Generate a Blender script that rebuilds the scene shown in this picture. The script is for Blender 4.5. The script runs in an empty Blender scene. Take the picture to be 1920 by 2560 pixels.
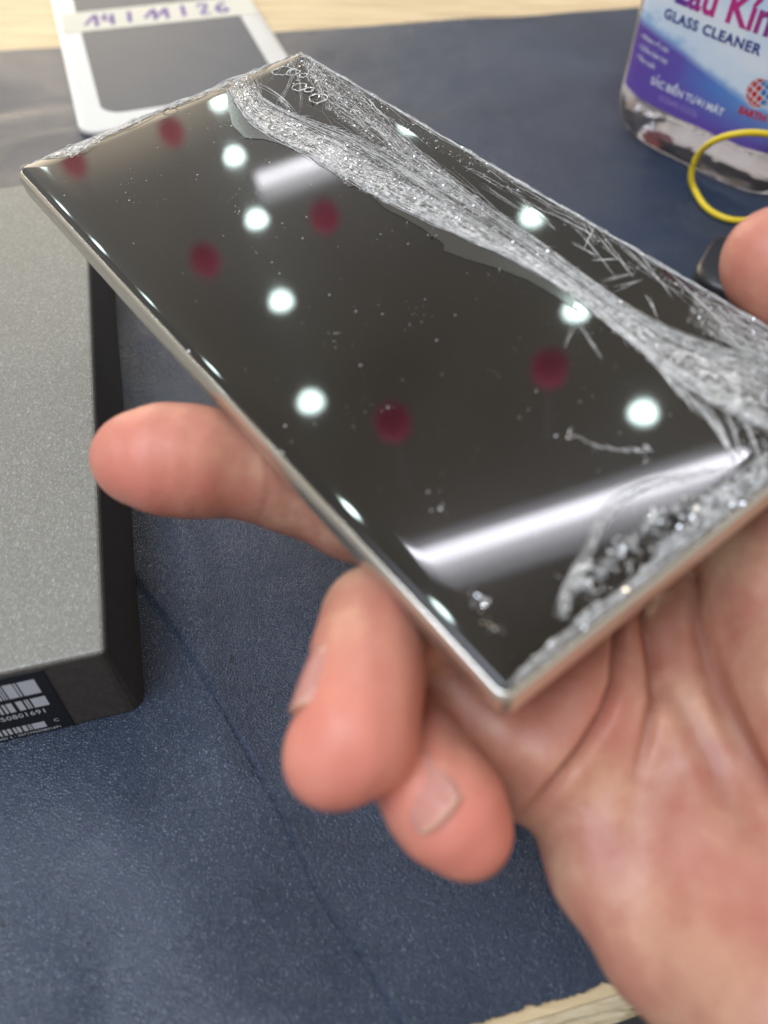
import bpy, bmesh, math, random
import numpy as np
from mathutils import Vector, Matrix

sc = bpy.context.scene
COL = sc.collection
MM = 0.001
random.seed(7)
rng = np.random.default_rng(11)

# ------------------------------------------------------------------ camera
# world: table top is z = 0, y runs away from the viewer, all lengths below in millimetres
M = np.array([[0.99993, 0.011748, 0.0], [0.009207, -0.783671, 0.621108], [0.007297, -0.621065, -0.783725]])
CAMZ = 155.0
FPX = 1950.0
CO = np.array([0, 0, CAMZ])
cam_d = bpy.data.cameras.new('camera')
cam = bpy.data.objects.new('camera', cam_d); COL.objects.link(cam)
R3 = np.column_stack([M[:, 0], -M[:, 1], -M[:, 2]])
cam.matrix_world = Matrix([[*R3[0], 0], [*R3[1], 0], [*R3[2], CAMZ * MM], [0, 0, 0, 1]])
cam_d.sensor_fit = 'VERTICAL'; cam_d.sensor_height = 7.3
cam_d.lens = FPX / 2560 * 7.3
cam_d.clip_start = 0.005; cam_d.clip_end = 60
cam_d.dof.use_dof = True
cam_d.dof.focus_distance = 0.180
cam_d.dof.aperture_fstop = cam_d.lens / 2.7      # pupil of about three millimetres
sc.camera = cam

# ------------------------------------------------------------------ light of the room
world = bpy.data.worlds.new('World'); sc.world = world; world.use_nodes = True
wn = world.node_tree.nodes; wl = world.node_tree.links
bg = wn['Background']
tc = wn.new('ShaderNodeTexCoord'); sp = wn.new('ShaderNodeSeparateXYZ'); wl.new(tc.outputs['Generated'], sp.inputs[0])
wr = wn.new('ShaderNodeValToRGB'); wl.new(sp.outputs['Z'], wr.inputs[0])
wr.color_ramp.elements[0].position = 0.0; wr.color_ramp.elements[0].color = (0.62, 0.60, 0.56, 1)
wr.color_ramp.elements[1].position = 0.72; wr.color_ramp.elements[1].color = (0.64, 0.54, 0.41, 1)
e_ = wr.color_ramp.elements.new(0.35); e_.color = (1.0, 0.98, 0.95, 1)
wno = wn.new('ShaderNodeTexNoise'); wno.inputs['Scale'].default_value = 3.4; wl.new(tc.outputs['Generated'], wno.inputs['Vector'])
wm = wn.new('ShaderNodeMixRGB'); wm.blend_type = 'MULTIPLY'; wm.inputs[0].default_value = 0.75
wl.new(wr.outputs[0], wm.inputs[1]); wl.new(wno.outputs['Fac'], wm.inputs[2])
def lobe(direction, lo, hi, col, prev):
    d = Vector(direction).normalized()
    vm = wn.new('ShaderNodeVectorMath'); vm.operation = 'DOT_PRODUCT'; vm.inputs[1].default_value = d
    wl.new(tc.outputs['Generated'], vm.inputs[0])
    mr = wn.new('ShaderNodeMapRange'); mr.interpolation_type = 'SMOOTHSTEP'
    mr.inputs['From Min'].default_value = lo; mr.inputs['From Max'].default_value = hi
    wl.new(vm.outputs['Value'], mr.inputs['Value'])
    mc = wn.new('ShaderNodeMixRGB'); mc.blend_type = 'ADD'; wl.new(mr.outputs[0], mc.inputs[0])
    wl.new(prev, mc.inputs[1]); mc.inputs[2].default_value = (*col, 1)
    return mc.outputs[0]
wc = lobe((-0.42, -0.22, 0.88), 0.87, 0.985, (5.0, 5.6, 6.6), wm.outputs[0])     # added bright patch, high left behind, for mat sheen and shading on the skin
wc = lobe((-0.40, 0.90, 0.12), 0.925, 0.995, (5.0, 4.1, 2.9), wc)                 # warm lit wall across the table
wl.new(wc, bg.inputs['Color'])
bg.inputs['Strength'].default_value = 1.0

sc.view_settings.view_transform = 'Standard'; sc.view_settings.look = 'None'
sc.view_settings.exposure = 0.0; sc.view_settings.gamma = 1.0
sc.cycles.use_denoising = True
sc.cycles.max_bounces = 10; sc.cycles.transparent_max_bounces = 24
sc.cycles.transmission_bounces = 10
sc.cycles.caustics_reflective = False; sc.cycles.caustics_refractive = False
sc.cycles.sample_clamp_indirect = 6.0
sc.cycles.blur_glossy = 0.3

# ------------------------------------------------------------------ helpers
def tag(o, label=None, cat=None, group=None, kind=None):
    if label: o['label'] = label
    if cat: o['category'] = cat
    if group: o['group'] = group
    if kind: o['kind'] = kind
    return o

def empty(name, loc_mm, label, cat, group=None, mat=None):
    o = bpy.data.objects.new(name, None); COL.objects.link(o)
    if mat is not None: o.matrix_world = mat
    else: o.location = [c * MM for c in loc_mm]
    o.empty_display_size = 0.01
    bpy.context.view_layer.update()
    return tag(o, label, cat, group)

def mesh(name, V, F, mat=None, parent=None, smooth=True, local=False, mats=None, fmat=None):
    """V in millimetres, world space (or the parent's own space when local)."""
    me = bpy.data.meshes.new(name)
    V = np.asarray(V, float) * MM
    if parent is not None and not local:
        inv = np.array(parent.matrix_world.inverted())
        V = V @ inv[:3, :3].T + inv[:3, 3]
    me.from_pydata(V.tolist(), [], [list(map(int, f)) for f in F])
    if smooth: me.polygons.foreach_set('use_smooth', [True] * len(me.polygons))
    for m in (mats or ([mat] if mat else [])): me.materials.append(m)
    if fmat is not None: me.polygons.foreach_set('material_index', fmat)
    me.update()
    o = bpy.data.objects.new(name, me); COL.objects.link(o)
    if parent is not None: o.parent = parent
    return o

def ray(x, y):
    s = 1920 / 1659
    return M @ np.array([(x * s - 960) / FPX, (y * s - 1280) / FPX, 1.0])

def at(x, y, z=0.0):
    r = ray(x, y); t = (z - CAMZ) / r[2]
    return CO + r * t

def camp(x, y, d):
    """point at depth d (mm) in front of the lens"""
    return CO + ray(x, y) * d

def nrm(v):
    v = np.asarray(v, float); return v / (np.linalg.norm(v) + 1e-12)

def mat(name, col=(0.5, 0.5, 0.5), rough=0.5, metal=0.0, **kw):
    m = bpy.data.materials.new(name); m.use_nodes = True
    b = m.node_tree.nodes['Principled BSDF']
    b.inputs['Base Color'].default_value = (*col, 1)
    b.inputs['Roughness'].default_value = rough; b.inputs['Metallic'].default_value = metal
    for k, v in kw.items(): b.inputs[k.replace('_', ' ')].default_value = v
    return m

def nodes(m):
    return m.node_tree.nodes, m.node_tree.links, m.node_tree.nodes['Principled BSDF']

def texco(m, kind='Object', scale=(1, 1, 1)):
    n, l, b = nodes(m)
    t = n.new('ShaderNodeTexCoord'); mp = n.new('ShaderNodeMapping'); mp.inputs['Scale'].default_value = scale
    l.new(t.outputs[kind], mp.inputs[0]); return mp.outputs[0]

def noise(m, vec, scale, detail=3, rough=0.5, dist=0.0):
    n, l, b = nodes(m)
    t = n.new('ShaderNodeTexNoise'); t.inputs['Scale'].default_value = scale; t.inputs['Detail'].default_value = detail
    t.inputs['Roughness'].default_value = rough; t.inputs['Distortion'].default_value = dist
    l.new(vec, t.inputs['Vector']); return t.outputs['Fac']

def ramp(m, fac, stops):
    n, l, b = nodes(m)
    r = n.new('ShaderNodeValToRGB'); l.new(fac, r.inputs[0])
    els = r.color_ramp.elements
    while len(els) < len(stops): els.new(0.5)
    for e, (p, c) in zip(els, stops): e.position = p; e.color = (*c, 1) if len(c) == 3 else c
    return r.outputs[0]

def bump(m, hgt, strength, dist, prev=None):
    n, l, b = nodes(m)
    bp = n.new('ShaderNodeBump'); bp.inputs['Strength'].default_value = strength; bp.inputs['Distance'].default_value = dist
    l.new(hgt, bp.inputs['Height'])
    if prev is not None: l.new(prev, bp.inputs['Normal'])
    return bp.outputs[0]

def mathn(m, op, a, b_=None, c_=None):
    n, l, b = nodes(m)
    t = n.new('ShaderNodeMath'); t.operation = op
    for i, v in enumerate((a, b_, c_)):
        if v is None: continue
        if isinstance(v, (int, float)): t.inputs[i].default_value = v
        else: l.new(v, t.inputs[i])
    return t.outputs[0]

def rrect(w, h, r, n=8):
    """rounded rectangle outline, counter-clockwise, centred"""
    pts = []
    for cx, cy, a0 in ((w/2-r, h/2-r, 0), (-w/2+r, h/2-r, 90), (-w/2+r, -h/2+r, 180), (w/2-r, -h/2+r, 270)):
        for i in range(n + 1):
            a = math.radians(a0 + 90 * i / n)
            pts.append((cx + r * math.cos(a), cy + r * math.sin(a)))
    return np.array(pts)

def loft(loops, close_top=True, close_bot=True):
    V = []; F = []; n = len(loops[0])
    for L in loops: V += [list(p) for p in L]
    for k in range(len(loops) - 1):
        for i in range(n):
            j = (i + 1) % n
            F.append((k*n+i, k*n+j, (k+1)*n+j, (k+1)*n+i))
    if close_bot: F.append(tuple(range(n))[::-1])
    if close_top: F.append(tuple((len(loops)-1)*n + i for i in range(n)))
    return V, F

def slab_loops(w, h, r, prof, n=8):
    """prof: list of (inset, z)"""
    out = []
    for ins, z in prof:
        o = rrect(w - 2*ins, h - 2*ins, max(r - ins, 0.25), n)
        out.append(np.column_stack([o, np.full(len(o), z)]))
    return out

def xf(V, Rm, T): return np.asarray(V, float) @ np.asarray(Rm).T + np.asarray(T)

def text_mesh(body, size, bold=0.0, extrude=0.0, align='LEFT', shear=0.0, space=1.0):
    """returns verts (N,3) and faces of the text in its own plane, unit = size"""
    cu = bpy.data.curves.new('t', 'FONT'); cu.body = body; cu.size = size; cu.offset = bold; cu.extrude = extrude
    cu.align_x = align; cu.shear = shear; cu.space_character = space; cu.resolution_u = 4
    ob = bpy.data.objects.new('t', cu); COL.objects.link(ob)
    dg = bpy.context.evaluated_depsgraph_get()
    me = bpy.data.meshes.new_from_object(ob.evaluated_get(dg))
    bm = bmesh.new(); bm.from_mesh(me); bmesh.ops.triangulate(bm, faces=bm.faces)
    for _ in range(1): pass
    V = np.array([v.co[:] for v in bm.verts]); F = [[v.index for v in f.verts] for f in bm.faces]
    bm.free(); bpy.data.objects.remove(ob); bpy.data.meshes.remove(me); bpy.data.curves.remove(cu)
    return V, F

def join(parts):
    V = []; F = []; o = 0
    for v, f in parts:
        V.append(np.asarray(v, float)); F += [[i + o for i in q] for q in f]; o += len(v)
    return np.vstack(V), F

def tube(path, rad, n=6, closed=False):
    P = np.asarray(path, float); k = len(P); V = []; F = []
    rad = np.broadcast_to(rad, k)
    up = np.array([0, 0, 1.0])
    for i in range(k):
        a = P[(i-1) % k] if (closed or i > 0) else P[i]; b = P[(i+1) % k] if (closed or i < k-1) else P[i]
        t = nrm(b - a); s = np.cross(t, up)
        if np.linalg.norm(s) < 0.05: s = np.cross(t, [1, 0, 0])
        s = nrm(s); u = np.cross(s, t)
        for j in range(n):
            an = 2 * math.pi * j / n
            V.append(P[i] + rad[i] * (math.cos(an) * s + math.sin(an) * u))
    for i in range(k if closed else k - 1):
        for j in range(n):
            F.append((i*n+j, i*n+(j+1) % n, ((i+1) % k)*n+(j+1) % n, ((i+1) % k)*n+j))
    if not closed:
        F.append(tuple(range(n))[::-1]); F.append(tuple((k-1)*n+j for j in range(n)))
    return V, F

def vnoise2(x, y, seed=0):
    """smooth value noise, numpy"""
    r = np.random.default_rng(seed).random((64, 64))
    xi = np.floor(x).astype(int); yi = np.floor(y).astype(int); fx = x - xi; fy = y - yi
    fx = fx*fx*(3-2*fx); fy = fy*fy*(3-2*fy)
    g = lambda a, b: r[a % 64, b % 64]
    return (g(xi, yi)*(1-fx)+g(xi+1, yi)*fx)*(1-fy)+(g(xi, yi+1)*(1-fx)+g(xi+1, yi+1)*fx)*fy

# ------------------------------------------------------------------ setting: floor, wooden table, leather mat
fl = mesh('floor', [(-2500, -2500, -740), (2500, -2500, -740), (2500, 2500, -740), (-2500, 2500, -740)], [(0, 1, 2, 3)],
          mat('floor_dark', (0.02, 0.02, 0.022), 0.6), smooth=False)
tag(fl, kind='structure')

# near edge of mat / table as a line on the plane
E0 = at(1030, 2212); E1 = at(1430, 2092)
ed = nrm(E1 - E0); en = np.array([-ed[1], ed[0], 0])            # en points away from viewer
G0 = at(0, 110); G1 = at(1359, 18)
gd = nrm(G1 - G0)

wood = mat('pale_wood', (0.62, 0.50, 0.33), 0.5)
n_, l_, b_ = nodes(wood)
v = texco(wood, 'Object', (3, 40, 40))
f1 = noise(wood, v, 6, 5, 0.6, 0.6)
l_.new(ramp(wood, f1, [(0.3, (0.50, 0.36, 0.20)), (0.5, (0.72, 0.55, 0.31)), (0.7, (0.80, 0.64, 0.39))]), b_.inputs['Base Color'])
ply = mat('raw_wood_edge', (0.6, 0.5, 0.34), 0.75)
n_, l_, b_ = nodes(ply)
v = texco(ply, 'Object', (30, 200, 500))
f1 = noise(ply, v, 3, 5, 0.7, 0.8)
l_.new(ramp(ply, f1, [(0.33, (0.13, 0.09, 0.05)), (0.42, (0.55, 0.44, 0.27)), (0.7, (0.80, 0.70, 0.50))]), b_.inputs['Base Color'])
l_.new(bump(ply, f1, 0.8, 0.0005), b_.inputs['Normal'])

TT = -1.9
table = empty('work_table', (0, 250, -30), 'pale wooden work table under the navy leather mat, showing at its far and near edge', 'table')
def plank(A, B, w0, w1, z0, z1, name, m, nseg=60, rag=0.0, seed=3):
    """a board between two lines parallel to A->B; w offset across"""
    d = nrm(B - A); nn = np.array([-d[1], d[0], 0])
    Ls = np.linspace(-900, 900, nseg) if nseg > 2 else np.array([-900, 900])
    C0 = (A + B) / 2
    V = []
    for t in Ls:
        j0 = rag * (vnoise2(np.array([t*0.35]), np.array([0.5]), seed)[0]-0.5) if rag else 0
        for w, z in ((w0 + j0, z1), (w1, z1), (w1, z0), (w0 + j0*0.6, z0)):
            p = C0 + d*t + nn*w; V.append((p[0], p[1], z))
    F = []
    k = len(Ls)
    for i in range(k-1):
        for j in range(4): F.append((i*4+j, i*4+(j+1) % 4, (i+1)*4+(j+1) % 4, (i+1)*4+j))
    F += [(3, 2, 1, 0), tuple((k-1)*4+j for j in range(4))]
    return mesh(name, V, F, m, table, smooth=False)
plank(E0, E1, -1.6, 950, -24, TT, 'tabletop', wood, 2)
# thin raw laminations of the front edge
plank(E0, E1, -3.3, -1.7, -5.6, TT-0.5, 'edge_strip', ply, 700, 0.9, 5)
plank(E0, E1, -4.4, -1.7, -9.4, -5.9, 'edge_strip', ply, 700, 1.0, 6)
plank(E0, E1, -5.0, -1.7, -14, -9.8, 'edge_strip', ply, 700, 0.9, 7)

# leather mat
leather = mat('navy_leather', (0.05, 0.065, 0.10), 0.5)
n_, l_, b_ = nodes(leather)
v = texco(leather, 'Object')
nz = n_.new('ShaderNodeTexNoise'); nz.inputs['Scale'].default_value = 600; l_.new(v, nz.inputs['Vector'])
mx = n_.new('ShaderNodeVectorMath'); mx.operation = 'MULTIPLY_ADD'; mx.inputs[1].default_value = (0.0011, 0.0011, 0.0011)
l_.new(nz.outputs['Color'], mx.inputs[0]); l_.new(v, mx.inputs[2])
vo = n_.new('ShaderNodeTexVoronoi'); vo.feature = 'DISTANCE_TO_EDGE'; vo.inputs['Scale'].default_value = 1750; vo.inputs['Randomness'].default_value = 1.0
l_.new(mx.outputs[0], vo.inputs['Vector'])
vcell = ramp(leather, vo.outputs['Distance'], [(0.0, (0, 0, 0)), (0.25, (0.75, 0.75, 0.75)), (0.6, (1, 1, 1))])
rdn = noise(leather, v, 520, 3, 0.6, 0.0)
rid = ramp(leather, mathn(leather, 'ABSOLUTE', mathn(leather, 'SUBTRACT', rdn, 0.5)), [(0.0, (0, 0, 0)), (0.045, (0.8, 0.8, 0.8)), (0.14, (1, 1, 1))])
cell = mathn(leather, 'ADD', mathn(leather, 'MULTIPLY', vcell, 0.72), mathn(leather, 'MULTIPLY', rid, 0.28))
big = noise(leather, v, 22, 3, 0.55, 0.4)
wear = ramp(leather, big, [(0.38, (0, 0, 0)), (0.62, (1, 1, 1))])
sm_ = noise(leather, v, 900, 3, 0.6)
big2 = noise(leather, v, 7, 4, 0.6, 0.6)
colr = ramp(leather, big2, [(0.32, (0.016, 0.030, 0.062)), (0.5, (0.031, 0.050, 0.092)), (0.68, (0.055, 0.076, 0.122))])  # random tone patches; broad sheen changes of the leather put into the colour
mc = n_.new('ShaderNodeMixRGB'); mc.blend_type = 'MULTIPLY'; mc.inputs[0].default_value = 0.38
l_.new(colr, mc.inputs[1]); l_.new(cell, mc.inputs[2])
spk = noise(leather, v, 260, 2, 0.5)
spot = ramp(leather, spk, [(0.72, (1, 1, 1)), (0.76, (0.25, 0.25, 0.25))])
mc2 = n_.new('ShaderNodeMixRGB'); mc2.blend_type = 'MULTIPLY'; mc2.inputs[0].default_value = 0.8
l_.new(mc.outputs[0], mc2.inputs[1]); l_.new(spot, mc2.inputs[2])
l_.new(mc2.outputs[0], b_.inputs['Base Color'])
hl = noise(leather, v, 13, 1.5, 0.5, 0.2); hm = noise(leather, v, 30, 1, 0.5)
hcr = ramp(leather, mathn(leather, 'ABSOLUTE', mathn(leather, 'SUBTRACT', hl, 0.52)), [(0.0, (1, 1, 1)), (0.0035, (1, 1, 1))])
hmask = ramp(leather, hm, [(0.50, (0, 0, 0)), (0.58, (1, 1, 1))])
hair_ = mathn(leather, 'MAXIMUM', hcr, mathn(leather, 'SUBTRACT', 1.0, hmask))
mc3 = n_.new('ShaderNodeMixRGB'); mc3.blend_type = 'MULTIPLY'; mc3.inputs[0].default_value = 0.55
l_.new(mc2.outputs[0], mc3.inputs[1]); l_.new(hair_, mc3.inputs[2]); l_.new(mc3.outputs[0], b_.inputs['Base Color'])
rg = mathn(leather, 'MULTIPLY_ADD', wear, -0.07, 0.42)
shn = ramp(leather, noise(leather, v, 19, 3, 0.55, 0.8), [(0.60, (0, 0, 0)), (0.68, (1, 1, 1))])
l_.new(mathn(leather, 'MULTIPLY_ADD', shn, -0.14, rg), b_.inputs['Roughness'])
st = mathn(leather, 'MULTIPLY_ADD', wear, -0.45, 0.85)
bp1 = n_.new('ShaderNodeBump'); bp1.inputs['Distance'].default_value = 0.00028
l_.new(cell, bp1.inputs['Height']); l_.new(st, bp1.inputs['Strength'])
bp2 = bump(leather, sm_, 0.35, 0.00012, bump(leather, hair_, 0.7, 0.0003, bp1.outputs[0]))
l_.new(bp2, b_.inputs['Normal'])
b_.inputs['Specular IOR Level'].default_value = 0.6

# mat grid: bilinear patch, near edge along E, far edge along G
def mat_height(x, y):
    h = 1.1 * (vnoise2(x/38+3, y/38+7, 1)-0.5) + 0.5*(vnoise2(x/14+9, y/14+2, 2)-0.5)
    # broad soft ridges and the long fold
    A = at(285, 1180); B = at(340, 1560)
    return h
fold = [at(*p)[:2] for p in ((250, 1200), (360, 1340), (470, 1510), (600, 1740), (700, 1950), (800, 2090), (880, 2230))]
fold2 = [at(*p)[:2] for p in ((395, 1120), (425, 1240), (440, 1400), (455, 1540), (500, 1660))]
def polydist(x, y, pl):
    best = np.full(x.shape, 1e9); side = np.zeros(x.shape)
    for a, b in zip(pl[:-1], pl[1:]):
        d = b - a; L2 = d @ d
        t = np.clip(((x-a[0])*d[0]+(y-a[1])*d[1])/L2, 0, 1)
        dx = x-a[0]-t*d[0]; dy = y-a[1]-t*d[1]; q = np.hypot(dx, dy)
        s = np.sign(d[0]*dy-d[1]*dx)
        m_ = q < best; best = np.where(m_, q, best); side = np.where(m_, s, side)
    return best, side
us = np.unique(np.concatenate([np.linspace(-700, -130, 20), np.linspace(-130, -70, 80), np.linspace(-70, 30, 330), np.linspace(30, 180, 160), np.linspace(180, 700, 20)]))
ws = np.unique(np.concatenate([np.linspace(0, 115, 380), np.linspace(115, 180, 90), np.linspace(180, 480, 120)]))
wmax = 1.0
V = []
C0 = (E0 + E1)/2; Cg = (G0+G1)/2
UU, WW = np.meshgrid(us, ws)
# param across 0..1 between edge lines
tt = (WW / ws[-1])
Lx = C0[0] + ed[0]*UU; Ly = C0[1] + ed[1]*UU
kx = (Lx - Cg[0]) / gd[0]
Hx = Lx; Hy = Cg[1] + gd[1]*kx
rag = (vnoise2(UU*0.5, UU*0+0.3, 8)-0.5)*1.2 + (vnoise2(UU*2.3, UU*0+0.3, 9)-0.5)*0.7
X = Lx + (Hx-Lx)*tt; Y = Ly + (Hy-Ly)*tt + rag*np.clip(1-WW/3, 0, 1)
d1, s1 = polydist(X, Y, fold); d2, s2 = polydist(X, Y, fold2)
Z = 1.3*(vnoise2(X/34+3, Y/34+7, 1)-0.5) + 0.3*(vnoise2(X/9+9, Y/9+2, 2)-0.5)
Z += -0.45*np.exp(-(d1/0.33)**2) + 0.8*np.where(s1 > 0, 1, 0.25)*np.exp(-d1/9)
Z += 1.2*np.exp(-(d2/5.0)**2)
Z += 0.10*(vnoise2(X/2.6+9, Y/2.6+2, 12)-0.5)
nr, nc = X.shape
top = np.stack([X, Y, Z], -1).reshape(-1, 3)
bot = np.stack([X, Y, np.full_like(Z, -1.85)], -1).reshape(-1, 3)
F = []
idx = np.arange(nr*nc).reshape(nr, nc)
q = np.stack([idx[:-1, :-1], idx[:-1, 1:], idx[1:, 1:], idx[1:, :-1]], -1).reshape(-1, 4)
F = q.tolist()
NB = nr*nc
ring = list(idx[0, :]) + list(idx[1:, -1]) + list(idx[-1, :-1][::-1]) + list(idx[1:-1, 0][::-1])
# underside is only a skirt down to the table
sk = [(top[i][0], top[i][1], -1.85) for i in ring]
V = np.vstack([top, np.array(sk)])
fm = [0]*len(F)
for a in range(len(ring)):
    b2 = (a+1) % len(ring)
    F.append((ring[b2], ring[a], NB+a, NB+b2)); fm.append(1)
frayed = mat('leather_cut_edge', (0.09, 0.08, 0.065), 0.9)
n_, l_, b_ = nodes(frayed)
f1 = noise(frayed, texco(frayed), 1500, 4, 0.7)
l_.new(ramp(frayed, f1, [(0.35, (0.02, 0.02, 0.02)), (0.55, (0.13, 0.11, 0.08)), (0.7, (0.28, 0.25, 0.19))]), b_.inputs['Base Color'])
lm = mesh('leather_mat', V, F, mats=[leather, frayed], fmat=fm)
tag(lm, 'navy blue grained leather desk mat with creases and a frayed near edge', 'desk mat')

# ------------------------------------------------------------------ grey box with label
BH = 22.0
bc = at(225, 1405, BH); bc2 = at(193, 600, BH)
bl = nrm((bc2 - bc) * [1, 1, 0]); bxr = np.array([bl[1], -bl[0], 0])     # length dir, right dir
BW, BL = 92.0, 179.0
Rb = np.column_stack([bxr, bl, [0, 0, 1]])
Tb = bc - bxr*BW/2 + bl*BL/2; Tb[2] = 0
mb = Matrix([[*Rb[0], Tb[0]*MM], [*Rb[1], Tb[1]*MM], [*Rb[2], 0], [0, 0, 0, 1]])
box = empty('retail_box', None, 'flat grey box with glittery top and dark sides lying on the mat at the left', 'box', mat=mb)
dark = mat('dark_card', (0.030, 0.027, 0.025), 0.55)
n_, l_, b_ = nodes(dark)
f1 = noise(dark, texco(dark), 900, 3, 0.6)
l_.new(ramp(dark, f1, [(0.45, (0.046, 0.040, 0.035)), (0.75, (0.074, 0.066, 0.058))]), b_.inputs['Base Color'])
l_.new(bump(dark, f1, 0.25, 0.0001), b_.inputs['Normal'])
glit = mat('glitter_card', (0.33, 0.33, 0.31), 0.5)
n_, l_, b_ = nodes(glit)
v = texco(glit, 'Object', (1, 0.55, 1))
f1 = noise(glit, v, 2300, 2, 0.5, 1.0); f2 = noise(glit, texco(glit), 60, 3)
c1 = ramp(glit, f1, [(0.38, (0.215, 0.212, 0.19)), (0.57, (0.27, 0.265, 0.24)), (0.72, (0.40, 0.395, 0.365))])
l_.new(c1, b_.inputs['Base Color']); b_.inputs['Metallic'].default_value = 0.25
l_.new(bump(glit, f1, 0.5, 0.00012), b_.inputs['Normal'])
V, F = loft(slab_loops(BW, BL, 0.8, [(-0.0, BH-0.7), (0.25, BH-0.2), (0.7, BH)], 3), True, False)
mesh('lid', V, F, glit, box, local=True, smooth=False)
# sides flare a little towards the bottom like a sleeve standing proud of the lid
V, F = loft(slab_loops(BW, BL, 1.2, [(-2.4, 0.2), (-2.6, 0.6), (-0.3, BH-1.1), (0.0, BH-0.7)], 4), False, True)
mesh('tray', V, F, dark, box, local=True, smooth=False)

# label on the front side (front = -y side of the box)
black = mat('label_black', (0.012, 0.012, 0.014), 0.35)
white = mat('label_white', (0.55, 0.57, 0.62), 0.4)
def front(u, h, off):
    """u from right corner going left, h height on the front side"""
    t = np.asarray(h) / (BH-1.1)
    out = 2.6 - 2.3*np.clip(t, 0, 1)
    x = BW/2 - np.asarray(u); y = -BL/2 - out - off
    return np.stack([x + 0*t, y + 0*x, np.asarray(h) + 0*x], -1)
def frect(u0, u1, h0, h1, off):
    return front(np.array([u1, u0, u0, u1]), np.array([h0, h0, h1, h1]), off)
lb = mesh('label', frect(11.8, 70, 0.5, 20.6, 0.25).tolist() + frect(11.8, 70, 0.5, 20.6, 0.02).tolist(),
          [(3, 2, 1, 0), (0, 1, 5, 4), (1, 2, 6, 5), (2, 3, 7, 6), (3, 0, 4, 7)], black, box, local=True, smooth=False)
parts = []
def bars(u0, u1, h0, h1, gaps):
    """white field from u0 to u1 cut by black bars"""
    cuts = [u0]
    for a, b in gaps: cuts += [a, b]
    cuts.append(u1)
    for a, b in zip(cuts[0::2], cuts[1::2]):
        if b > a: parts.append((frect(a, b, h0, h1, 0.32), [(3, 2, 1, 0)]))
bars(14.0, 60, 14.0, 18.6, [(17.2, 17.5), (17.9, 18.1), (19.9, 20.2), (20.5, 20.7), (21.0, 21.25), (21.7, 22.3)] + [(23+k*1.1, 23.3+k*1.1+0.2*(k % 3)) for k in range(30)])
bars(13.9, 60, 9.5, 12.7, [(16.7, 17.1), (17.4, 17.55), (17.9, 18.3), (19.5, 20.2), (21.3, 21.6), (22.1, 22.5)] + [(23+k*1.0, 23.35+k*1.0+0.15*(k % 4)) for k in range(34)])
bars(16.7, 60, 2.2, 4.3, [(19.2, 19.4), (19.6, 19.75), (20.0, 20.3), (21.1, 21.5), (22.2, 22.4), (22.9, 23.3)] + [(24+k*0.9, 24.3+k*0.9+0.1*(k % 4)) for k in range(36)])
tv, tf = join(parts)
mesh('barcode', tv, tf, white, lb, local=True, smooth=False)
def label_text(body, size, u_right, h, bold=0.0, space=1.0):
    V, F = text_mesh(body, size, bold, 0, 'RIGHT', space=space)
    P = front(u_right - V[:, 0], h + V[:, 1], 0.33)
    return P, F
tv, tf = join([label_text('357179550801691', 2.0, 15.0, 7.2, 0.03, 1.12), label_text('C', 1.5, 13.9, 3.3, 0.02),
               label_text('IMEI 2 : 357179550801691', 1.05, 14.2, 0.9, 0.02, 1.1)])
mesh('label_print', tv, tf, white, lb, local=True, smooth=False)

# ------------------------------------------------------------------ white framed screen panel with masking tape (far left)
PZ = 3.0
wf = mat('white_plastic', (0.84, 0.81, 0.74), 0.35)
dg = mat('dim_grey_glass', (0.085, 0.095, 0.115), 0.3, Specular_IOR_Level=0.25)
n_, l_, b_ = nodes(dg)
f1 = noise(dg, texco(dg), 60, 4, 0.6)
l_.new(mathn(dg, 'MULTIPLY_ADD', f1, 0.06, 0.42), b_.inputs['Roughness'])
tapem = mat('masking_tape', (0.74, 0.70, 0.58), 0.7)
ink = mat('purple_ink', (0.16, 0.07, 0.34), 0.6)
pl0 = at(172, 288, PZ); pr0 = at(585, 62, PZ)
plT = at(108, -8, PZ)
pd = nrm((plT - pl0)*[1, 1, 0]); px_ = np.array([pd[1], -pd[0], 0])
pw = float((pr0 - pl0) @ px_); print('panel width', pw)
PWd, PLn = pw, 250.0
Rp = np.column_stack([px_, pd, [0, 0, 1]]); Tp = pl0 + px_*PWd/2 + pd*PLn/2; Tp[2] = 0.3
mp_ = Matrix([[*Rp[0], Tp[0]*MM], [*Rp[1], Tp[1]*MM], [*Rp[2], Tp[2]*MM], [0, 0, 0, 1]])
panel = empty('screen_panel', None, 'white framed grey screen panel with a strip of dated masking tape across it', 'screen panel', mat=mp_)
V, F = loft(slab_loops(PWd, PLn, 9, [(0.4, 0), (0, 0.5), (0, PZ-0.9), (0.5, PZ-0.4)], 8))
mesh('frame', V, F, wf, panel, local=True)
V, F = loft(slab_loops(PWd-21, PLn-27, 9, [(0, PZ-0.41), (0.1, PZ-0.3)], 8))
mesh('display', V, F, dg, panel, local=True, smooth=False)
def pl_uv(x, y):
    p = at(x, y, PZ) - Tp; return float(p @ px_), float(p @ pd)
tl = pl_uv(150, 72); tr = pl_uv(545, 30); tl2 = pl_uv(140, 30); tr2 = pl_uv(530, -10)
print('tape', tl, tr, tl2, tr2)
tA = np.array(tl); tB = np.array(tr); td = nrm(tB - tA); tn = np.array([-td[1], td[0]])
tw = float((np.array(tl2)-tA) @ tn); tlen = float(np.linalg.norm(tB-tA))
def tp(a, b, z=PZ-0.22):
    q = tA + td*a + tn*b; return (q[0], q[1], z)
N = 40
V = []; 
for i in range(N+1):
    a = -3 + (tlen+6)*i/N
    jag = 0.0
    for b in (0, tw): V.append(tp(a, b, PZ-0.22+0.05*math.sin(i*1.3)))
F = [(2*i, 2*i+2, 2*i+3, 2*i+1) for i in range(N)]
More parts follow.
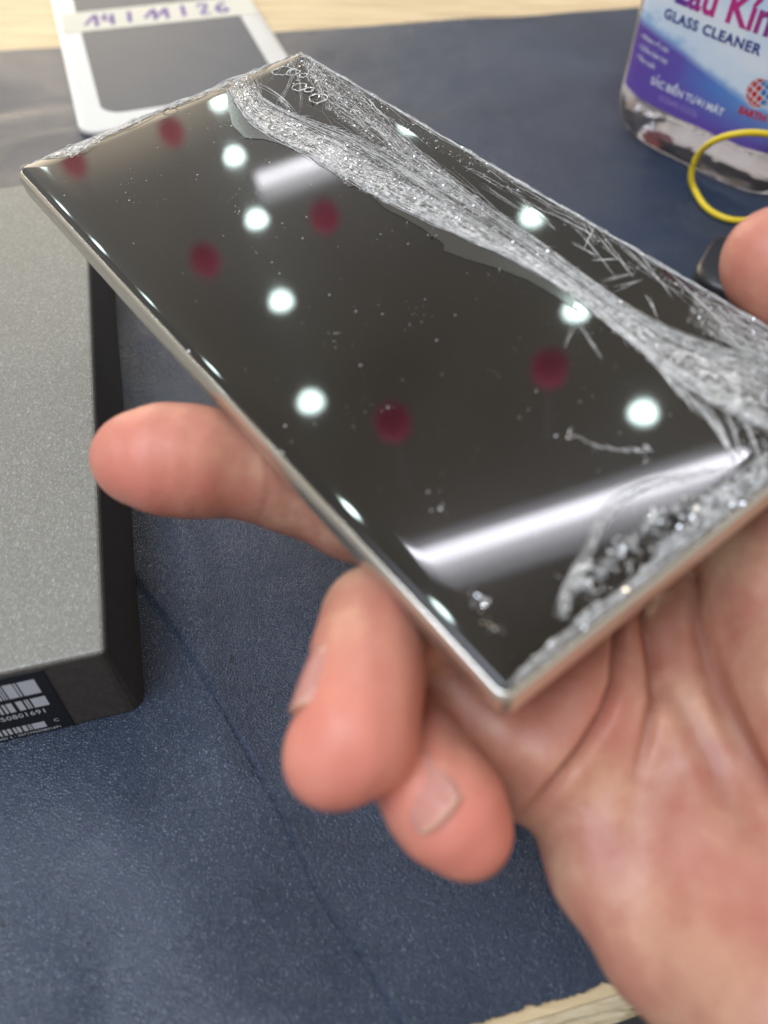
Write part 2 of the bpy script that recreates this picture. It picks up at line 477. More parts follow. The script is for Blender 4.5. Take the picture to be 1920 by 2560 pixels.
V += [(x, y, z-0.12) for x, y, z in V]; o = 2*(N+1)
F += [(o+2*i, 2*i, 2*i+1, o+2*i+1)[::-1] for i in (0,)] + [(2*i, o+2*i, o+2*i+2, 2*i+2) for i in range(N)] + [(2*i+1, 2*i+3, o+2*i+3, o+2*i+1) for i in range(N)]
tape = mesh('masking_tape', V, F, tapem, panel, local=True, smooth=False)
# handwritten 14 | 11 | 26
strokes = [
    [(0, .25), (.35, .62), (.62, .9), (.62, .5), (.60, .1)], 
    [(1.15, .85), (.95, .45), (1.55, .45)], [(1.5, .8), (1.48, .45), (1.46, .1)],
    [(2.45, .85), (2.42, .5), (2.4, .15)],
    [(3.25, .3), (3.6, .65), (3.85, .88), (3.82, .5), (3.8, .12)], [(4.0, .35), (4.3, .65), (4.5, .88), (4.48, .5), (4.46, .12)],
    [(5.45, .9), (5.42, .5), (5.4, .15)],
    [(6.3, .7), (6.45, .88), (6.75, .85), (6.75, .62), (6.3, .15), (6.9, .18)],
    [(7.9, .85), (7.5, .7), (7.25, .4), (7.45, .15), (7.85, .2), (7.85, .42), (7.4, .42)]]
ps = []
sx = tlen*0.80/8.0
for st_ in strokes:
    P = [tp(tlen*0.09 + a*sx, tw*(0.12+0.76*b), PZ-0.16) for a, b in st_]
    Q = []
    for a, b in zip(P[:-1], P[1:]):
        for k in range(5): Q.append(np.array(a)*(1-k/5)+np.array(b)*k/5)
    Q.append(np.array(P[-1])); Q = np.array(Q)
    for _ in range(2): Q[1:-1] = (Q[:-2]+Q[1:-1]+Q[2:])/3
    v_, f_ = tube(Q, 1.0, 6); v_ = np.array(v_); v_[:, 2] = PZ-0.16 + (v_[:, 2]-(PZ-0.16))*0.12
    ps.append((v_, f_))
tv, tf = join(ps)
mesh('handwriting', tv, tf, ink, tape, local=True)

# ------------------------------------------------------------------ glass cleaner bottle
th = math.radians(-51.1)
bt = np.array([math.cos(th), math.sin(th), 0]); bnn = np.array([bt[1], -bt[0], 0])   # bnn: outward normal of label face
fm0 = np.array([113.0, 296.0, 0])
BA, BB = 44.5, 27.0
bcen = fm0 - bnn*BB
Rbt = np.column_stack([bt, -bnn, [0, 0, 1]])
mbt = Matrix([[*Rbt[0], bcen[0]*MM], [*Rbt[1], bcen[1]*MM], [*Rbt[2], 0], [0, 0, 0, 1]])
bottle = empty('cleaner_bottle', None, 'clear glass cleaner bottle with a blue and purple label standing on the mat', 'bottle', mat=mbt)
def bsec(a, b, nexp, z, n=96):
    t = np.linspace(0, 2*math.pi, n, endpoint=False)
    c, s = np.cos(t), np.sin(t)
    return np.column_stack([a*np.sign(c)*np.abs(c)**(2/nexp), b*np.sign(s)*np.abs(s)**(2/nexp), np.full(n, z)])
plast = mat('clear_plastic', (1.0, 0.93, 0.955), 0.02, Transmission_Weight=0.9, IOR=1.36)
n_, l_, b_ = nodes(plast)
f1 = noise(plast, texco(plast, 'Object', (1, 1, 1.8)), 110, 2, 0.5)
l_.new(bump(plast, f1, 0.14, 0.002), b_.inputs['Normal'])
prof = [(15, 1.8), (13, 0.5), (10, 0.0), (7, 0.5), (4.2, 2.2), (2.2, 5), (0.9, 9), (0.2, 14), (0, 20), (0, 60), (0, 110), (2, 135), (8, 160), (18, 180), (26, 190), (27, 205)]
V, F = loft([bsec(BA-i, BB-i*0.62, 3.4, z) for i, z in prof])
mesh('body', V, F, plast, bottle, local=True)
# bottle cap above, out of the picture
V, F = loft([bsec(14, 12.5, 2, 205.5), bsec(14, 12.5, 2, 226), bsec(12, 10.5, 2, 228)])
mesh('cap', V, F, mat('red_cap', (0.5, 0.02, 0.03), 0.35), bottle, local=True)
def face_y(u, off, e=3.4):
    a, b = BA+off, BB+off
    return -b*(1-np.clip(np.abs(u)/a, 0, 0.9995)**e)**(1/e)
# label skin with its printed picture
labm = mat('printed_label', (0.8, 0.85, 0.9), 0.38)
n_, l_, b_ = nodes(labm)
tcn = n_.new('ShaderNodeTexCoord'); sx_ = n_.new('ShaderNodeSeparateXYZ'); l_.new(tcn.outputs['Object'], sx_.inputs[0])
ux, uz = sx_.outputs['X'], sx_.outputs['Z']
# wave boundary height: falls from 44 mm at the left to about 30 at the right
t1 = mathn(labm, 'MULTIPLY_ADD', ux, -0.13, 0.0358)
sn = mathn(labm, 'SINE', mathn(labm, 'MULTIPLY', ux, 70.0))
t2 = mathn(labm, 'MULTIPLY_ADD', sn, -0.0015, t1)
dz = mathn(labm, 'SUBTRACT', uz, t2)
wave = ramp(labm, mathn(labm, 'MULTIPLY_ADD', dz, 350.0, 0.5), [(0.0, (0, 0, 0)), (1.0, (1, 1, 1))])
pm = noise(labm, texco(labm, 'Object', (1, 1, 2.0)), 55, 4, 0.6)
skyc = ramp(labm, mathn(labm, 'ADD', mathn(labm, 'MULTIPLY', dz, 22), mathn(labm, 'MULTIPLY', pm, 0.8)),
            [(0.30, (0.30, 0.48, 0.72)), (0.45, (0.66, 0.76, 0.86)), (0.75, (0.80, 0.83, 0.86)), (1.0, (0.60, 0.72, 0.86))])
low = ramp(labm, mathn(labm, 'ADD', mathn(labm, 'MULTIPLY', ux, 11.0), mathn(labm, 'MULTIPLY_ADD', pm, 0.30, 0.30)),
           [(0.08, (0.13, 0.06, 0.34)), (0.30, (0.14, 0.10, 0.42)), (0.52, (0.10, 0.22, 0.56)), (0.80, (0.16, 0.38, 0.70))])
lowz = ramp(labm, mathn(labm, 'MULTIPLY', mathn(labm, 'SUBTRACT', uz, 0.018), 60), [(0.05, (0, 0, 0)), (0.8, (1, 1, 1))])
lm1 = n_.new('ShaderNodeMixRGB'); l_.new(lowz, lm1.inputs[0]); lm1.inputs[1].default_value = (0.14, 0.08, 0.38, 1); l_.new(low, lm1.inputs[2])
lm2 = n_.new('ShaderNodeMixRGB'); l_.new(wave, lm2.inputs[0]); l_.new(lm1.outputs[0], lm2.inputs[1]); l_.new(skyc, lm2.inputs[2])
l_.new(lm2.outputs[0], b_.inputs['Base Color'])
nu = 60; us_ = np.linspace(-36.5, 36.5, nu)
V = []; F = []
zb = lambda u: 17.2 + 0*u
cols = []
for u in us_:
    z0 = 17.5 + 1.2*(abs(u)/36)**6
    for k in range(13):
        V.append((u, face_y(u, 0.25), z0 + (130-z0)*k/12))
F = [(i*13+k, (i+1)*13+k, (i+1)*13+k+1, i*13+k+1) for i in range(nu-1) for k in range(12)]
o = len(V); V += [(u_, float(face_y(u_, 0.06)), z_) for u_, y_, z_ in V]
F += [(o+a, o+d, o+c, o+b) for a, b, c, d in F]
label = mesh('label', V, F, labm, bottle, local=True)
def on_face(V2, off=0.35):
    V2 = np.asarray(V2); return np.column_stack([V2[:, 0], face_y(V2[:, 0], off), V2[:, 1]])
def lt(body, size, u, z, bold=0, rot=0.0, space=1.0, align='LEFT', sx=1.0):
    V, F = text_mesh(body, size, bold, 0, align, space=space)
    V = V*[sx, 1, 1]
    c, s = math.cos(rot), math.sin(rot)
    V = np.column_stack([u + V[:, 0]*c - V[:, 1]*s, z + V[:, 0]*s + V[:, 1]*c])
    return on_face(V), F
pink = mat('title_ink', (0.55, 0.03, 0.20), 0.4)
n_, l_, b_ = nodes(pink)
tcn = n_.new('ShaderNodeTexCoord'); sx_ = n_.new('ShaderNodeSeparateXYZ'); l_.new(tcn.outputs['Object'], sx_.inputs[0])
l_.new(ramp(pink, mathn(pink, 'MULTIPLY_ADD', sx_.outputs['X'], 24.0, 0.45), [(0.0, (0.10, 0.04, 0.30)), (0.3, (0.55, 0.03, 0.22)), (0.68, (0.50, 0.03, 0.22)), (0.95, (0.06, 0.05, 0.22))]), b_.inputs['Base Color'])
navy = mat('navy_ink', (0.03, 0.05, 0.22), 0.4); wink = mat('white_ink', (0.75, 0.78, 0.85), 0.4)
lil = mat('lilac_ink', (0.42, 0.32, 0.68), 0.4)
v_, f_ = lt('Lau Kính', 13.5, 1.5, 52.3, 0.35, 0, 1.0, 'CENTER', 0.95); mesh('title', v_, f_, pink, label, local=True, smooth=False)
v_, f_ = lt('GLASS CLEANER', 4.4, -24.0, 46.3, 0.16, 0, 1.12, sx=1.0); w_ = v_[:, 0].max()-v_[:, 0].min()
v_[:, 0] = -23.8 + (v_[:, 0]-v_[:, 0].min())*(41.0/w_); v_[:, 1] = face_y(v_[:, 0], 0.35)
mesh('subtitle', v_, f_, navy, label, local=True, smooth=False)
tv, tf = join([lt('› Không vết sọc', 2.35, -33, 36.8, 0.03, -0.02), lt('› Chống bám bụi', 2.35, -33, 33.2, 0.03, -0.02), lt('› Tăng suốt', 2.35, -33, 29.6, 0.03, -0.02)])
mesh('small_print', tv, tf, wink, label, local=True, smooth=False)
v_, f_ = lt('SẮC BIỂN TƯƠI MÁT', 3.5, -22, 24.4, 0.09); w_ = v_[:, 0].max()-v_[:, 0].min(); v_[:, 0] = -22 + (v_[:, 0]+22)*(33.5/w_); v_[:, 1] = face_y(v_[:, 0], 0.35)
mesh('scent_print', v_, f_, wink, label, local=True, smooth=False)
v_, f_ = lt('OCEAN COOL', 2.7, -16.5, 20.4, 0.0, 0, 1.05)
mesh('scent_print', v_, f_, lil, label, local=True, smooth=False)
V = []
for u in us_:
    for k in range(9): V.append((u*0.94, -face_y(u*0.94, 0.25), 13 + (130-13)*k/8))
F = [(i*9+k, i*9+k+1, (i+1)*9+k+1, (i+1)*9+k) for i in range(nu-1) for k in range(8)]
bkm = mat('back_label_paper', (0.8, 0.6, 0.62), 0.5); n_, l_, b_ = nodes(bkm)
f1 = noise(bkm, texco(bkm), 70, 2)
l_.new(ramp(bkm, f1, [(0.40, (0.62, 0.06, 0.08)), (0.48, (0.82, 0.72, 0.74)), (0.7, (0.85, 0.84, 0.86))]), b_.inputs['Base Color'])
mesh('back_label', V, F, bkm, bottle, local=True)
# globe mark: striped ball in red and blue with the word EARTH
lred = mat('logo_red', (0.55, 0.02, 0.02), 0.4); lblu = mat('logo_blue', (0.03, 0.15, 0.45), 0.4); lwht = mat('logo_white', (0.75, 0.78, 0.8), 0.4)
def disc2(cx, cz, rx, rz, n=40):
    t = np.linspace(0, 2*math.pi, n, endpoint=False); return np.column_stack([cx+rx*np.cos(t), cz+rz*np.sin(t)])
gx, gz, gr = 21.5, 35.6, 4.6
mesh('logo_disc', on_face(disc2(gx, gz, gr+0.35, gr+0.35), 0.30), [tuple(range(40))], lwht, label, local=True, smooth=False)
segR = []; segB = []
for a in range(6):
    for b in range(6):
        l0, l1 = -90+30*a+3.5, -90+30*(a+1)-3.5; p0, p1 = -90+30*b+3, -90+30*(b+1)-3
        q = []
        for lo, la in [(l0, p0), ((l0+l1)/2, p0), (l1, p0), (l1, (p0+p1)/2), (l1, p1), ((l0+l1)/2, p1), (l0, p1), (l0, (p0+p1)/2)]:
            lo, la = math.radians(lo), math.radians(la)
            x = gr*math.cos(la)*math.sin(lo); z = gr*math.sin(la)
            c, s = math.cos(-0.35), math.sin(-0.35)
            q.append((gx + x*c - z*s, gz + x*s + z*c))
        (segB if (a+b*1.0) > 5.2 else segR).append((on_face(np.array(q), 0.36), [tuple(range(8))]))
for s_, m_ in ((segR, lred), (segB, lblu)):
    tv, tf = join(s_); mesh('logo_globe', tv, tf, m_, label, local=True, smooth=False)
v_, f_ = lt('EARTH', 3.3, 21.8, 27.6, 0.14, 0, 1.0, 'CENTER'); 
mesh('logo_word', v_, f_, lred, label, local=True, smooth=False)

# red can behind the bottle
cc = at(1326, 118, 0) + np.array([36, 16, 0.])
can = empty('red_can', (cc[0], cc[1], 0), 'red can with a gold rim standing half hidden behind the bottle', 'can')
def circ(r, z, n=48):
    t = np.linspace(0, 2*math.pi, n, endpoint=False); return np.column_stack([cc[0]+r*np.cos(t), cc[1]+r*np.sin(t), np.full(n, z)])
V, F = loft([circ(21.4, 3.2), circ(22, 4), circ(22, 140), circ(18, 146)]); mesh('body', V, F, mat('red_paint', (0.45, 0.025, 0.02), 0.35), can)
V, F = loft([circ(21.5, 0.1), circ(22.8, 0.6), circ(22.8, 2.4), circ(21.8, 3.1)]); mesh('rim', V, F, mat('gold_rim', (0.8, 0.55, 0.2), 0.3, 1.0), can)

# yellow rubber band leaning on the bottle foot
rc = at(1630, 392, 14)
bandm = mat('yellow_rubber', (0.85, 0.62, 0.02), 0.4, Transmission_Weight=0.1, IOR=1.45)
pts = []
a0 = at(1560, 300, 24); 
def rb_pt(x, y, z): return at(x, y, z)
ctl = [(1493, 380, 7), (1508, 335, 15), (1545, 303, 23), (1600, 288, 27), (1660, 290, 27), (1715, 308, 24), (1748, 350, 15), (1750, 400, 6), (1735, 445, 2.6), (1690, 470, 1.2), (1630, 476, 1.2), (1575, 474, 1.2), (1530, 452, 1.2), (1503, 415, 2.2)]
C = np.array([at(x, y, z) for x, y, z in ctl]); 
Q = []
for i in range(len(C)):
    p0, p1, p2, p3 = C[i-1], C[i], C[(i+1) % len(C)], C[(i+2) % len(C)]
    for k in range(8):
        t = k/8; Q.append(0.5*((2*p1)+(-p0+p2)*t+(2*p0-5*p1+4*p2-p3)*t*t+(-p0+3*p1-3*p2+p3)*t**3))
V, F = tube(np.array(Q), 1.15, 10, closed=True)
tag(mesh('rubber_band', V, F, bandm), 'thin yellow rubber band leaning against the foot of the bottle', 'rubber band')

# black rounded gadget lying on the mat behind the phone
kc = at(1520, 592, 5) + np.array([9.5, 8, 0])
V, F = loft(slab_loops(48, 34, 11, [(1.5, 0.1), (0.3, 0.8), (0, 2), (0, 5), (0.5, 6.4), (2.0, 7.2), (6, 7.6)], 10))
blob = mesh('plastic_case', xf(V, np.array([[.86, .5, 0], [-.5, .86, 0], [0, 0, 1]]), [kc[0]+13, kc[1]-10, 0]), F, mat('black_plastic', (0.015, 0.015, 0.017), 0.35))
tag(blob, 'flat black plastic case with a rounded corner, on the mat behind phone and thumb', 'case')
exec_phone = True

# ------------------------------------------------------------------ the phone
Rm = np.array([[0.7890334, -0.6092213, -0.0792195], [0.6079765, 0.7928547, -0.0417844], [0.0882655, -0.0151943, 0.9959811]])
Tm = np.array([-3.932, 129.422, -85.801]) + CO
mph = Matrix([[*Rm[0], Tm[0]*MM], [*Rm[1], Tm[1]*MM], [*Rm[2], Tm[2]*MM], [0, 0, 0, 1]])
phone = empty('smartphone', None, 'smartphone with badly shattered dark screen and pale metal frame, held in the hand', 'smartphone', mat=mph)
PW, PL, PR = 79.2, 163.8, 2.4
def uv(x, y):
    """photo point (displayed pixels) to phone plane"""
    r = Rm.T @ ray(x, y); o = Rm.T @ (CO - Tm); k = -o[2]/r[2]; p = o + r*k
    return p[:2]
titan = mat('pale_titanium', (0.72, 0.67, 0.57), 0.34, 0.9)
n_, l_, b_ = nodes(titan)
f1 = noise(titan, texco(titan), 500, 3)
l_.new(mathn(titan, 'MULTIPLY_ADD', f1, 0.2, 0.24), b_.inputs['Roughness'])
polish = mat('polished_rim', (0.82, 0.80, 0.74), 0.12, 1.0)
backm = mat('back_glass', (0.10, 0.10, 0.10), 0.3)
glass = mat('screen_glass', (0.004, 0.004, 0.0045), 0.03, IOR=1.68, Coat_Weight=0.22, Coat_Roughness=0.25)
n_, l_, b_ = nodes(glass)
f1 = noise(glass, texco(glass), 40, 4, 0.6)
l_.new(mathn(glass, 'MULTIPLY_ADD', f1, 0.05, 0.015), b_.inputs['Roughness'])
def drop(d): 
    return -0.009*np.clip(6-d, 0, 6)**2 - 0.62*(np.clip(1.9-d, 0, 1.9)/0.8)**2*0.8
def gz(u, v):
    d = np.minimum(PW/2-np.abs(u), PL/2-np.abs(v)); return drop(np.maximum(d, 0.5))
V, F = loft(slab_loops(PW, PL, PR, [(6, -9.2), (3.2, -9.0), (1.5, -8.2), (0.45, -7.0), (0.05, -5.8), (0.0, -5.2), (0.0, -2.3), (0.25, -1.55), (0.6, -1.15)], 8), False, False)
mesh('frame', V, F, titan, phone, local=True)
V, F = loft(slab_loops(PW, PL, PR, [(0.58, -1.17), (0.75, -0.95), (0.98, -0.90), (1.15, -1.0), (1.2, -1.4)], 8), False, False)
mesh('rim', V, F, polish, phone, local=True)
V, F = loft(slab_loops(PW-12, PL-12, 2, [(-0.3, -9.25), (-0.4, -8.9)], 8)); V = np.array(V)
mesh('back_cover', V, F, backm, phone, local=True)
V, F = loft(slab_loops(PW, PL, PR, [(1.12, -1.5)] + [(i, float(drop(np.array(i)))) for i in (1.12, 1.25, 1.4, 1.55, 1.7, 1.85, 2.0, 2.4, 2.8, 3.3, 3.8, 4.4, 5.0, 5.6, 6.2)], 8), True, True)
mesh('screen_glass', V, F, glass, phone, local=True)
# front camera hole
cu_ = uv(368, 240)
t = np.linspace(0, 2*math.pi, 32, endpoint=False)
V = [(cu_[0]+r_*math.cos(a), cu_[1]+r_*math.sin(a), z_) for r_, z_ in ((1.9, 0.012), (1.5, 0.02), (1.5, -0.0)) for a in t]
F = [(k*32+i, k*32+(i+1) % 32, (k+1)*32+(i+1) % 32, (k+1)*32+i) for k in range(2) for i in range(32)] 
V, F = V[:64], F[:32]
mesh('camera_hole', V, F, mat('camera_ring', (0.07, 0.065, 0.06), 0.3), phone, local=True)

# ---- crushed glass
def resample(P, n):
    P = np.asarray(P, float); s = np.r_[0, np.cumsum(np.linalg.norm(np.diff(P, axis=0), axis=1))]
    # catmull-like smoothing through dense linear + average
    d = np.linspace(0, s[-1], n*4); Q = np.column_stack([np.interp(d, s, P[:, k]) for k in range(2)])
    for _ in range(n//3): Q[1:-1] = 0.25*Q[:-2]+0.5*Q[1:-1]+0.25*Q[2:]
    return Q[np.linspace(0, len(Q)-1, n).astype(int)], s[-1]
class Band:
    def __init__(self, lo, hi, n=80):
        self.a, la = resample([uv(*p) for p in lo], n); self.b, lb_ = resample([uv(*p) for p in hi], n)
        self.L = (la+lb_)/2; self.n = n
        self.W = float(np.mean(np.linalg.norm(self.a-self.b, axis=1)))
    def p(self, s, t):
        s = np.clip(s, 0, 1)*(self.n-1); i = np.minimum(s.astype(int), self.n-2); f = (s-i)[..., None]
        A = self.a[i]*(1-f)+self.a[i+1]*f; B = self.b[i]*(1-f)+self.b[i+1]*f
        t = np.asarray(t)[..., None]; return A*(1-t)+B*t
def clampuv(P):
    P = P.copy(); P[..., 0] = np.clip(P[..., 0], -PW/2+1.1, PW/2-0.9); P[..., 1] = np.clip(P[..., 1], -PL/2+1.1, PL/2-0.9); return P
def fibres(band, count, rad=(0.02, 0.07), length=(0.08, 0.35), tdist=None, lift=0.25, wob=0.10, s_rng=(0, 1), seed=0, drift=0.12):
    r = np.random.default_rng(seed); parts = []
    for i in range(count):
        s0 = r.uniform(s_rng[0]-0.05, s_rng[1]); ln = r.uniform(*length); k = 12
        s = np.linspace(s0, min(s0+ln, s_rng[1]), k)
        t0 = tdist(r) if tdist else r.uniform(0, 1)
        ph = r.uniform(0, 6.28); tt_ = t0 + r.normal(0, drift)*(s-s0)/ln + wob*np.sin(s*r.uniform(20, 60)+ph)*r.random() + r.normal(0, wob*0.15, k)
        P = clampuv(band.p(s, np.clip(tt_, -0.10+0.2*(vnoise2(s*45, s*0+3.3, 61)-0.6), 1.10+0.2*(vnoise2(s*45, s*0+8.3, 62)-0.4))))
        z = gz(P[:, 0], P[:, 1]) + 0.04 + lift*r.random()*np.sin(np.linspace(0, math.pi, k))
        rr = r.uniform(*rad)*np.sin(np.linspace(0.15, math.pi-0.15, k))
        parts.append(tube(np.column_stack([P, z]), rr, 3))
    return parts
def shard_at(u, v, size, r, flat=0.5, lift=0.1):
    u = min(max(u, -PW/2+1.2), PW/2-1.2); v = min(max(v, -PL/2+1.2), PL/2-1.2)
    n = r.integers(3, 6); a = np.sort(r.uniform(0, 2*math.pi, n)); el = r.uniform(0.3, 1.0)
    P = np.column_stack([np.cos(a)*size*el, np.sin(a)*size, np.zeros(n)])*r.uniform(0.6, 1.1, (n, 1))
    th_ = size*r.uniform(0.06, 0.16)
    P = np.vstack([P+[0, 0, th_], P*[0.8, 0.8, 1]])
    ax = nrm(r.normal(0, 1, 3)*[1, 1, 0.2]); an = r.normal(0, flat)
    Rr = np.array(Matrix.Rotation(an, 3, Vector(ax))) @ np.array(Matrix.Rotation(r.uniform(0, 6.28), 3, 'Z'))
    P = P @ Rr.T
    P += [u, v, float(gz(np.array(u), np.array(v))) + lift - P[:, 2].min()]
    F = [tuple(range(n)), tuple(range(n, 2*n))[::-1]] + [((i+1) % n, i, n+i, n+(i+1) % n) for i in range(n)]
    return P, F
def shards(band, count, size, tdist=None, s_rng=(0, 1), seed=0, flat=0.5, lift=0.2):
    r = np.random.default_rng(seed); out = []
    for i in range(count):
        s = r.uniform(*s_rng); t_ = tdist(r) if tdist else r.uniform(0, 1)
        P = clampuv(band.p(np.array([s]), np.array([t_])))[0]
        out.append(shard_at(P[0], P[1], r.uniform(*size)*r.uniform(0.5, 1), r, flat, r.random()*lift+0.01))
    return out
def strip(name, band, m, z=0.03, nt=10, ns=160, rag=0.08, seed=0, thick=0.05):
    s = np.linspace(0, 1, ns); V = []
    e0 = (vnoise2(s*40, s*0+seed, seed+20)-0.5)*rag; e1 = (vnoise2(s*40, s*0+seed, seed+40)-0.5)*rag
    for j in range(nt+1):
        t_ = j/nt; tt_ = e0*(1-t_)+(1+e1)*t_
        P = clampuv(band.p(s, tt_)); hz = gz(P[:, 0], P[:, 1]) + z + thick*math.sin(math.pi*t_)
        V.append(np.column_stack([P, hz]))
    V = np.vstack(V); F = [(j*ns+i, j*ns+i+1, (j+1)*ns+i+1, (j+1)*ns+i) for j in range(nt) for i in range(ns-1)]
    # orientation up
    a, b, c = V[F[0][0]], V[F[0][1]], V[F[0][2]]
    if np.cross(b-a, c-b)[2] < 0: F = [f[::-1] for f in F]
    o = mesh(name, V, F, m, phone, local=True)
    uvl = o.data.uv_layers.new(name='UVMap')
    li = np.array([l.vertex_index for l in o.data.loops]); 
    S = (li % ns)/(ns-1)*band.L/10; T = (li//ns)/nt*band.W/10
    uvl.data.foreach_set('uv', np.column_stack([S, T]).ravel())
    tag(o, kind='stuff'); return o
def crump_mat(name, lo, hi, col=(0.80, 0.81, 0.80), su=1.3, sv=9.0):
    m = mat(name, col, 0.14, 0.35, IOR=1.7)
    n, l, b = nodes(m)
    vs = texco(m, 'UV', (su, sv, 1)); vi = texco(m, 'Object')
    f1 = noise(m, vs, 3.0, 4, 0.65, 0.4); f3 = noise(m, vi, 900, 3, 0.6); f2 = noise(m, vi, 1900, 2, 0.6)
    sm = mathn(m, 'ADD', mathn(m, 'MULTIPLY', f1, 0.65), mathn(m, 'MULTIPLY', f3, 0.35))
    al = ramp(m, sm, [(lo, (0.03, 0.03, 0.03)), ((lo+hi)/2, (0.4, 0.4, 0.4)), (hi, (1, 1, 1))])
    fa = n.new('ShaderNodeAttribute'); fa.attribute_name = 'fade'
    l.new(mathn(m, 'MULTIPLY', al, fa.outputs['Fac']), b.inputs['Alpha'])
    l.new(bump(m, f2, 0.5, 0.0002), b.inputs['Normal'])
    return m
crump = crump_mat('crumpled_glass', 0.44, 0.61, (0.95, 0.95, 0.94))
crump_thin = crump_mat('crumpled_glass_thin', 0.50, 0.68)
crump_spark = crump_mat('crumpled_glass_blobs', 0.44, 0.62, (0.9, 0.92, 0.93), 5, 6)
def ridge2(x, y, sd):
    return 1-np.abs(2*vnoise2(x, y, sd)-1)
def crumple(band, amp=0.3, fs=1.1, ft=4.0, ns=700, nt=30, seed=0, m=None, edge=0.25, iso=False):
    s = np.linspace(0, 1, ns); t = np.linspace(0, 1, nt+1)
    S, T = np.meshgrid(s, t)
    e0 = (vnoise2(s*30, s*0+seed, seed+20)-0.5)*edge + (vnoise2(s*140, s*0+seed, seed+21)-0.5)*edge*0.5
    e1 = (vnoise2(s*30, s*0+seed, seed+40)-0.5)*edge + (vnoise2(s*140, s*0+seed, seed+41)-0.5)*edge*0.5
    TT = e0[None]*(1-T) + (1+e1[None])*T
    P = clampuv(band.p(S, TT))
    smm = S*band.L; tmm = T*band.W
    wob = 1.5*vnoise2(smm*0.25, tmm*0.4, seed+3)
    H = 0.55*ridge2(smm*fs*0.35+wob, tmm*ft*0.5+wob*0.6, seed+5) + 0.30*ridge2(smm*fs, tmm*ft*0.9+wob, seed+6) + 0.28*ridge2(smm*fs*2.6, tmm*ft*1.3, seed+7) + 0.12*np.random.default_rng(seed).random(S.shape)
    H = amp*H*np.sin(np.pi*np.clip(T, 0.04, 0.96))**0.5
    Zc = gz(P[..., 0], P[..., 1]) + 0.03 + H
    V = np.concatenate([P, Zc[..., None]], -1).reshape(-1, 3)
    F = [(j*ns+i, j*ns+i+1, (j+1)*ns+i+1, (j+1)*ns+i) for j in range(nt) for i in range(ns-1)]
    a, b, c = V[F[0][0]], V[F[0][1]], V[F[0][2]]
    k0 = (nt//2)*ns+ns//2
    a, b, c = V[k0], V[k0+1], V[k0+ns+1]
    if (b-a)[0]*(c-b)[1]-(b-a)[1]*(c-b)[0] < 0: F = [f[::-1] for f in F]
    o = mesh('crumpled_layer', V, F, m or crump, phone, local=True, smooth=False); tag(o, kind='stuff')
    ul = o.data.uv_layers.new(name='UVMap'); uu = np.column_stack([(smm/10).ravel(), (tmm/10).ravel()])
    li = np.array([q.vertex_index for q in o.data.loops]); ul.data.foreach_set('uv', uu[li].ravel())
    fd = np.clip(S/0.05, 0, 1)*np.clip((1-S)/0.05, 0, 1)*np.clip(0.25+T/0.15, 0, 1)*np.clip(0.25+(1-T)/0.2, 0, 1)
    at3 = o.data.attributes.new('fade', 'FLOAT', 'POINT'); at3.data.foreach_set('value', fd.ravel().astype(np.float32))
    return o
fib = mat('glass_fibre', (0.86, 0.86, 0.83), 0.22, 0.0)
n_, l_, b_ = nodes(fib)
f1 = noise(fib, texco(fib), 2600, 2, 0.7); f2 = noise(fib, texco(fib), 420, 3, 0.6)
l_.new(ramp(fib, mathn(fib, 'MULTIPLY_ADD', f1, 0.5, mathn(fib, 'MULTIPLY', f2, 0.5)), [(0.36, (0.30, 0.30, 0.285)), (0.47, (0.72, 0.72, 0.70)), (0.55, (0.98, 0.98, 0.96))]), b_.inputs['Base Color'])
shd = mat('glass_shard', (0.98, 0.99, 0.99), 0.13, 0.25, IOR=1.8)
def powder(name, dens, str_s=1.2, str_t=22, col=(0.62, 0.62, 0.60)):
    m = mat(name, col, 0.3)
    n, l, b = nodes(m)
    v1 = texco(m, 'UV', (str_s, str_t, 1)); v2 = texco(m, 'UV', (14, 34, 1))
    f1 = noise(m, v1, 2.0, 5, 0.65, 0.5); f2 = noise(m, v2, 2.4, 3, 0.6, 0.6)
    s = mathn(m, 'ADD', mathn(m, 'MULTIPLY', f1, 0.62), mathn(m, 'MULTIPLY', f2, 0.38))
    al = ramp(m, s, [(0.50-dens*0.25, (0, 0, 0)), (0.60-dens*0.1, (0.75, 0.75, 0.75)), (0.75, (1, 1, 1))])
    l.new(al, b.inputs['Alpha'])
    l.new(bump(m, s, 1.0, 0.0005), b.inputs['Normal'])
    cc_ = ramp(m, f2, [(0.35, tuple(c*0.55 for c in col)), (0.6, col), (0.72, (0.9, 0.92, 0.92))])
    l.new(cc_, b.inputs['Base Color'])
    return m
pw1 = powder('crushed_glass_dense', -0.05, 0.8, 30, (0.8, 0.8, 0.78)); pw2 = powder('crushed_glass_streaks', -0.30, 0.6, 36, (0.8, 0.8, 0.78)); pw3 = powder('crushed_glass_fine', -0.50, 0.6, 38, (0.75, 0.75, 0.72))

